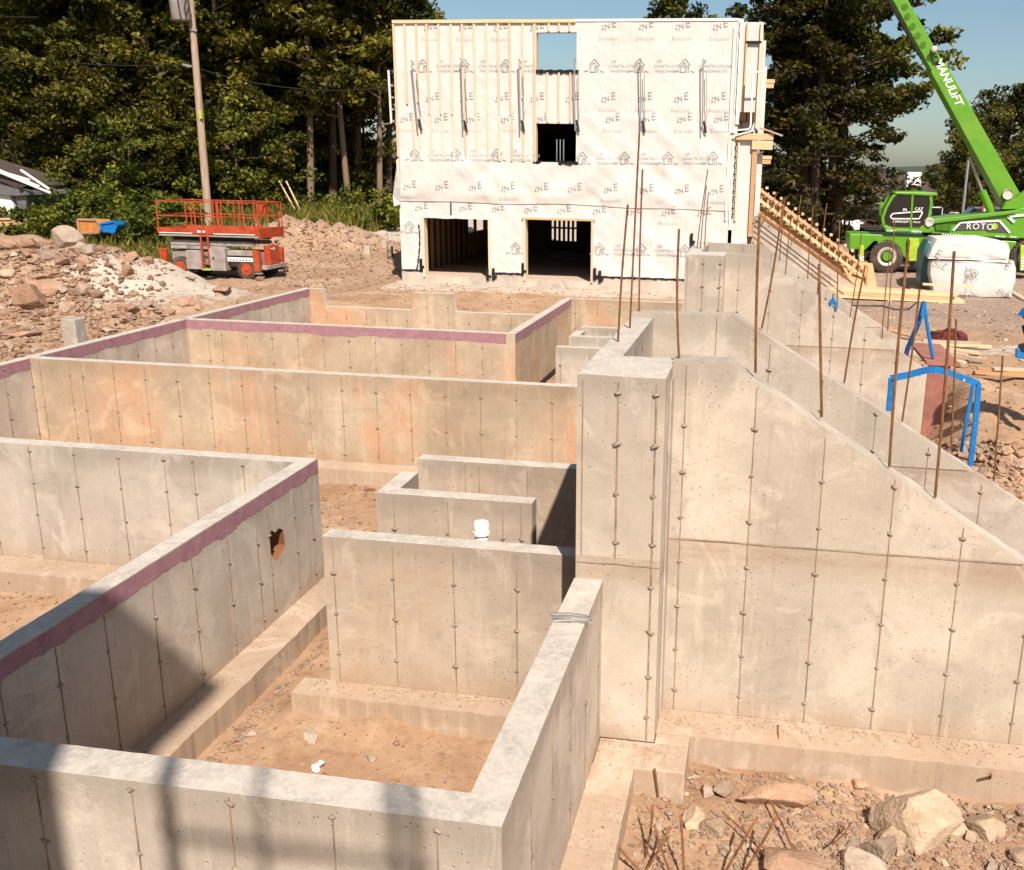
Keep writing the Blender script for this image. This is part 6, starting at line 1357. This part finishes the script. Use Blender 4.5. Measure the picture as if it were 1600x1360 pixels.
# ---------------------------------------------------------------- street behind on the right
YR = 70
mb = MB(); mb.add([(1, 58, 1.36), (40, 56, 1.36), (70, 180, 1.36), (14, 180, 1.36)], [(0, 1, 2, 3)]); o = mb.build('road', None, 'asphalt'); tag(o, 'grey asphalt street behind the machine', kind='structure')
def car(px, py, Y_, ln, mat, lab, rz, hgt=1.5, kind='car'):
    p = at(px, py, Y_); z = 1.36; r_ = thing(kind, (0, 0, 0), lab, 'car' if kind == 'parked_car' else 'pickup', 'cars in the street', rz=rz); r_.location = (p.x, Y_, z); l = ln/2
    mb = MB(); mb.prism([(-l, -.85, .3), (l, -.85, .3), (l+.05, -.85, .7), (l*.55, -.85, .88), (-l, -.85, .92)], (0, 1.7, 0)); mb.build('body', r_, mat, bevel=.06, local=True)
    mb = MB(); mb.prism([(-l*.85, -.75, .9), (l*.5, -.75, .88), (l*.15, -.75, hgt), (-l*.6, -.75, hgt)], (0, 1.5, 0)); mb.build('cabin', r_, 'glass', bevel=.04, local=True)
    mb = MB(); mb.box((-l*.58, -.7, hgt-.01), (l*.14, .7, hgt+.04)); mb.build('car_roof', r_, mat, local=True)
    for x in (-l*.62, l*.62):
        for y in (-.87, .67): mb = MB(); mb.lathe((x, y, .32), (0, 1, 0), [(0, .2), (0, .32), (.2, .32), (.2, .2)], 16); mb.build('wheel', r_, 'black', local=True)
    for y in (-.6, .6): mb = MB(); mb.box((l+.0, y-.15, .6), (l+.05, y+.15, .72)); mb.build('headlight', r_, 'white', local=True)
car(1281, 352, 62, 4.6, 'white', 'white van roofed pickup under the trees behind the timber forms', rad(200), 1.75, 'parked_pickup'); car(1325, 345, 84, 4.6, 'pale_metal', 'silver car parked left of the street lamps', rad(175), 1.5, 'parked_car'); car(1341, 350, 72, 4.4, 'decal_g', 'dark car in front of the silver one', rad(250), 1.45, 'parked_car'); car(1364, 352, 66, 4.4, 'roof', 'dark brown car left of the cab', rad(260), 1.45, 'parked_car'); car(1526, 347, 60, 5.2, 'steel_roof', 'grey van roof behind the turret of the machine', rad(180), 1.9, 'parked_car')
def lamp(px, ytop, Y_, lab):
    p = at(px, 350, Y_); zt = at(px, ytop, Y_).z; r_ = thing('street_lamp', (p.x, Y_, 1.3), lab, 'street lamp', 'street lamps'); mb = MB(); mb.tube([(p.x, Y_, 1.3), (p.x, Y_, zt)], [.13, .09], 8); mb.build('lamp_post', r_, 'alum')
    mb = MB(); mb.tube([(p.x, Y_, zt-.1), (p.x-.8, Y_, zt+.35), (p.x-1.5, Y_, zt+.6)], .06, 6); mb.build('lamp_arm', r_, 'alum'); mb = MB(); mb.ball((p.x-1.75, Y_, zt+.62), .3, (1.2, .5, .3)); mb.build('lamp_head', r_, 'alum', smooth=True)
lamp(1328, 291, 78, 'street lamp farthest left, nearest the trees'); lamp(1346, 285, 92, 'street lamp second from the left'); lamp(1373, 281, 84, 'street lamp third from the left, tallest in view'); lamp(1409, 275, 90, 'street lamp directly above the cab')
a, b = at(1502, 352, 66), at(1513, 250, 66); mb = MB(); mb.tube([a, b], .09, 8); o = mb.build('pale_pole', None, 'alum'); tag(o, 'slightly leaning pale pole behind the machine turret', 'pole', kind='thing')
p = at(1543, 327, 57); sg = thing('road_sign', (p.x, 57, 1.3), 'red sign with a round symbol behind the boom cylinder', 'sign'); mb = MB(); mb.box((p.x-.28, 57, p.z-.3), (p.x+.28, 57.04, p.z+.3)); mb.build('sign_panel', sg, 'red'); mb = MB(); mb.lathe((p.x, 56.99, p.z-.05), DY, [(0, .13), (-.004, .2), (.004, .2)], 18); mb.build('sign_symbol', sg, 'decal_w'); mb = MB(); mb.tube([(p.x, 57.06, 1.2), (p.x, 57.06, p.z+.25)], .04, 6); mb.build('sign_post', sg, 'alum')
def home(x0, x1, ye, yr, Y_, wallm, lab, chim=None, base=None):
    a, b = at(x0, ye, Y_), at(x1, ye, Y_); zr = at((x0+x1)/2, yr, Y_).z; r_ = thing('brick_house', ((a.x+b.x)/2, Y_, 1.3), lab, 'house', 'houses across the street'); d_ = 9
    mb = MB(); mb.box((a.x+.4, Y_+.4, 1.2), (b.x-.4, Y_+d_, a.z)); mb.build('wall', r_, wallm); w_ = b.x-a.x; q = min(w_*.35, 4)
    mb = MB(); v = [(a.x, Y_, a.z), (b.x, Y_, a.z), (b.x, Y_+d_+.4, a.z), (a.x, Y_+d_+.4, a.z), (a.x+q, Y_+d_/2, zr), (b.x-q, Y_+d_/2, zr)]; mb.add(v, [(0, 1, 5, 4), (1, 2, 5), (2, 3, 4, 5), (3, 0, 4), (0, 3, 2, 1)]); rf = mb.build('roof', r_, 'roof')
    mb = MB(); mb.box((a.x-.05, Y_-.1, a.z-.25), (b.x+.05, Y_+.02, a.z)); mb.build('gutter', r_, 'decal_g')
    for k in range(3):
        x = a.x+w_*(.2+.3*k); zc = a.z-1.5; mb = MB(); mb.box((x-.55, Y_+.34, zc-.6), (x+.55, Y_+.42, zc+.6)); wd = mb.build('window', r_, 'white'); mb = MB(); mb.box((x-.48, Y_+.3, zc-.52), (x+.48, Y_+.36, zc+.52)); mb.build('pane', wd, 'glass')
    if chim: mb = MB(); p = at(chim, yr, Y_); mb.box((p.x-.7, Y_+3, zr-2), (p.x+.7, Y_+4.2, zr+.9)); mb.build('chimney', rf, 'white')
home(1408, 1482, 308, 284, 100, 'brick', 'beige house with dark hipped roof and white chimney behind the cab', 1435); home(1338, 1415, 305, 271, 118, 'brick', 'dark roofed house left of the one with the white chimney'); home(1390, 1452, 296, 270, 128, 'brick', 'dark roof farther back between the two other houses'); home(1480, 1560, 318, 290, 104, 'brick', 'house hidden by trees behind the boom')
fb = thing('metal_barrier', at(1319, 360, 58), 'small black metal barrier at the end of the timber forms', 'barrier'); B_ = lambda px, py: at(px, py, 58)
for a, b in (((1312, 341), (1311, 363)), ((1327, 341), (1326, 363)), ((1312, 341), (1327, 342)), ((1319.5, 341), (1319, 363))): mb = MB(); mb.beam(B_(*a), B_(*b), .09, .09, (0, 1, 0)); mb.build('barrier_bar', fb, 'black')
mb = MB(); n = 60; xs = [-6000+12000*i/n for i in range(n+1)]; mb.add([(x, 6500, -5) for x in xs]+[(x, 6700, 60+60*fbm(x*.0006, 3, 0, 3)+55*math.exp(-((x-2000)/900)**2)) for x in xs]+[(x, 7600, 0) for x in xs], [(r_*(n+1)+i, r_*(n+1)+i+1, (r_+1)*(n+1)+i+1, (r_+1)*(n+1)+i) for r_ in (0, 1) for i in range(n)])
o = mb.build('hills', None, 'bush'); tag(o, 'low distant hills on the horizon', kind='structure'); M['hill'] = simple('far_forest', (.05, .065, .05), .9); o.data.materials[0] = M['hill']

# ---------------------------------------------------------------- the unit the photographer stands by (behind the view): it throws the soft shadows at the lower left
nb = thing('neighbour_house', (-7, -3, .95), 'finished-height wrapped house unit behind the viewpoint', 'house')
mb = MB(); mb.box((-12.86, -12, .9), (-1.3, -1.25, 10.6)); mb.build('wall', nb, 'wrap')
mb = MB(); mb.box((-12.95, -12.1, 10.6), (-.86, -1.2, 10.85)); mb.build('roof', nb, 'roof')
sc_ = thing('scaffold_tower', (0, -1.6, .0), 'tubular scaffold beside the viewpoint', 'scaffold')
for x, y in ((-.63, -1.2), (-.06, -1.2), (.73, -1.2), (.9, -1.3), (-.63, -2.4), (.9, -2.4)): mb = MB(); mb.tube([(x, y, -.3), (x, y, 8.65)], (.05 if x < 0 else .036) if x != -.06 else .025, 8); mb.build('scaffold_pole', sc_, 'grey_metal')
for z in (5.6, 7.8):
    for y in (-1.2, -2.4): mb = MB(); mb.tube([(-.7, y, z), (.95, y, z)], .03, 8); mb.build('scaffold_rail', sc_, 'grey_metal')

for o in bpy.data.objects:
    if o.name.startswith(('printed_company_name', 'printed_logo', 'printed_name', 'lettering', 'warning_', 'tread')): o['kind'] = 'stuff'
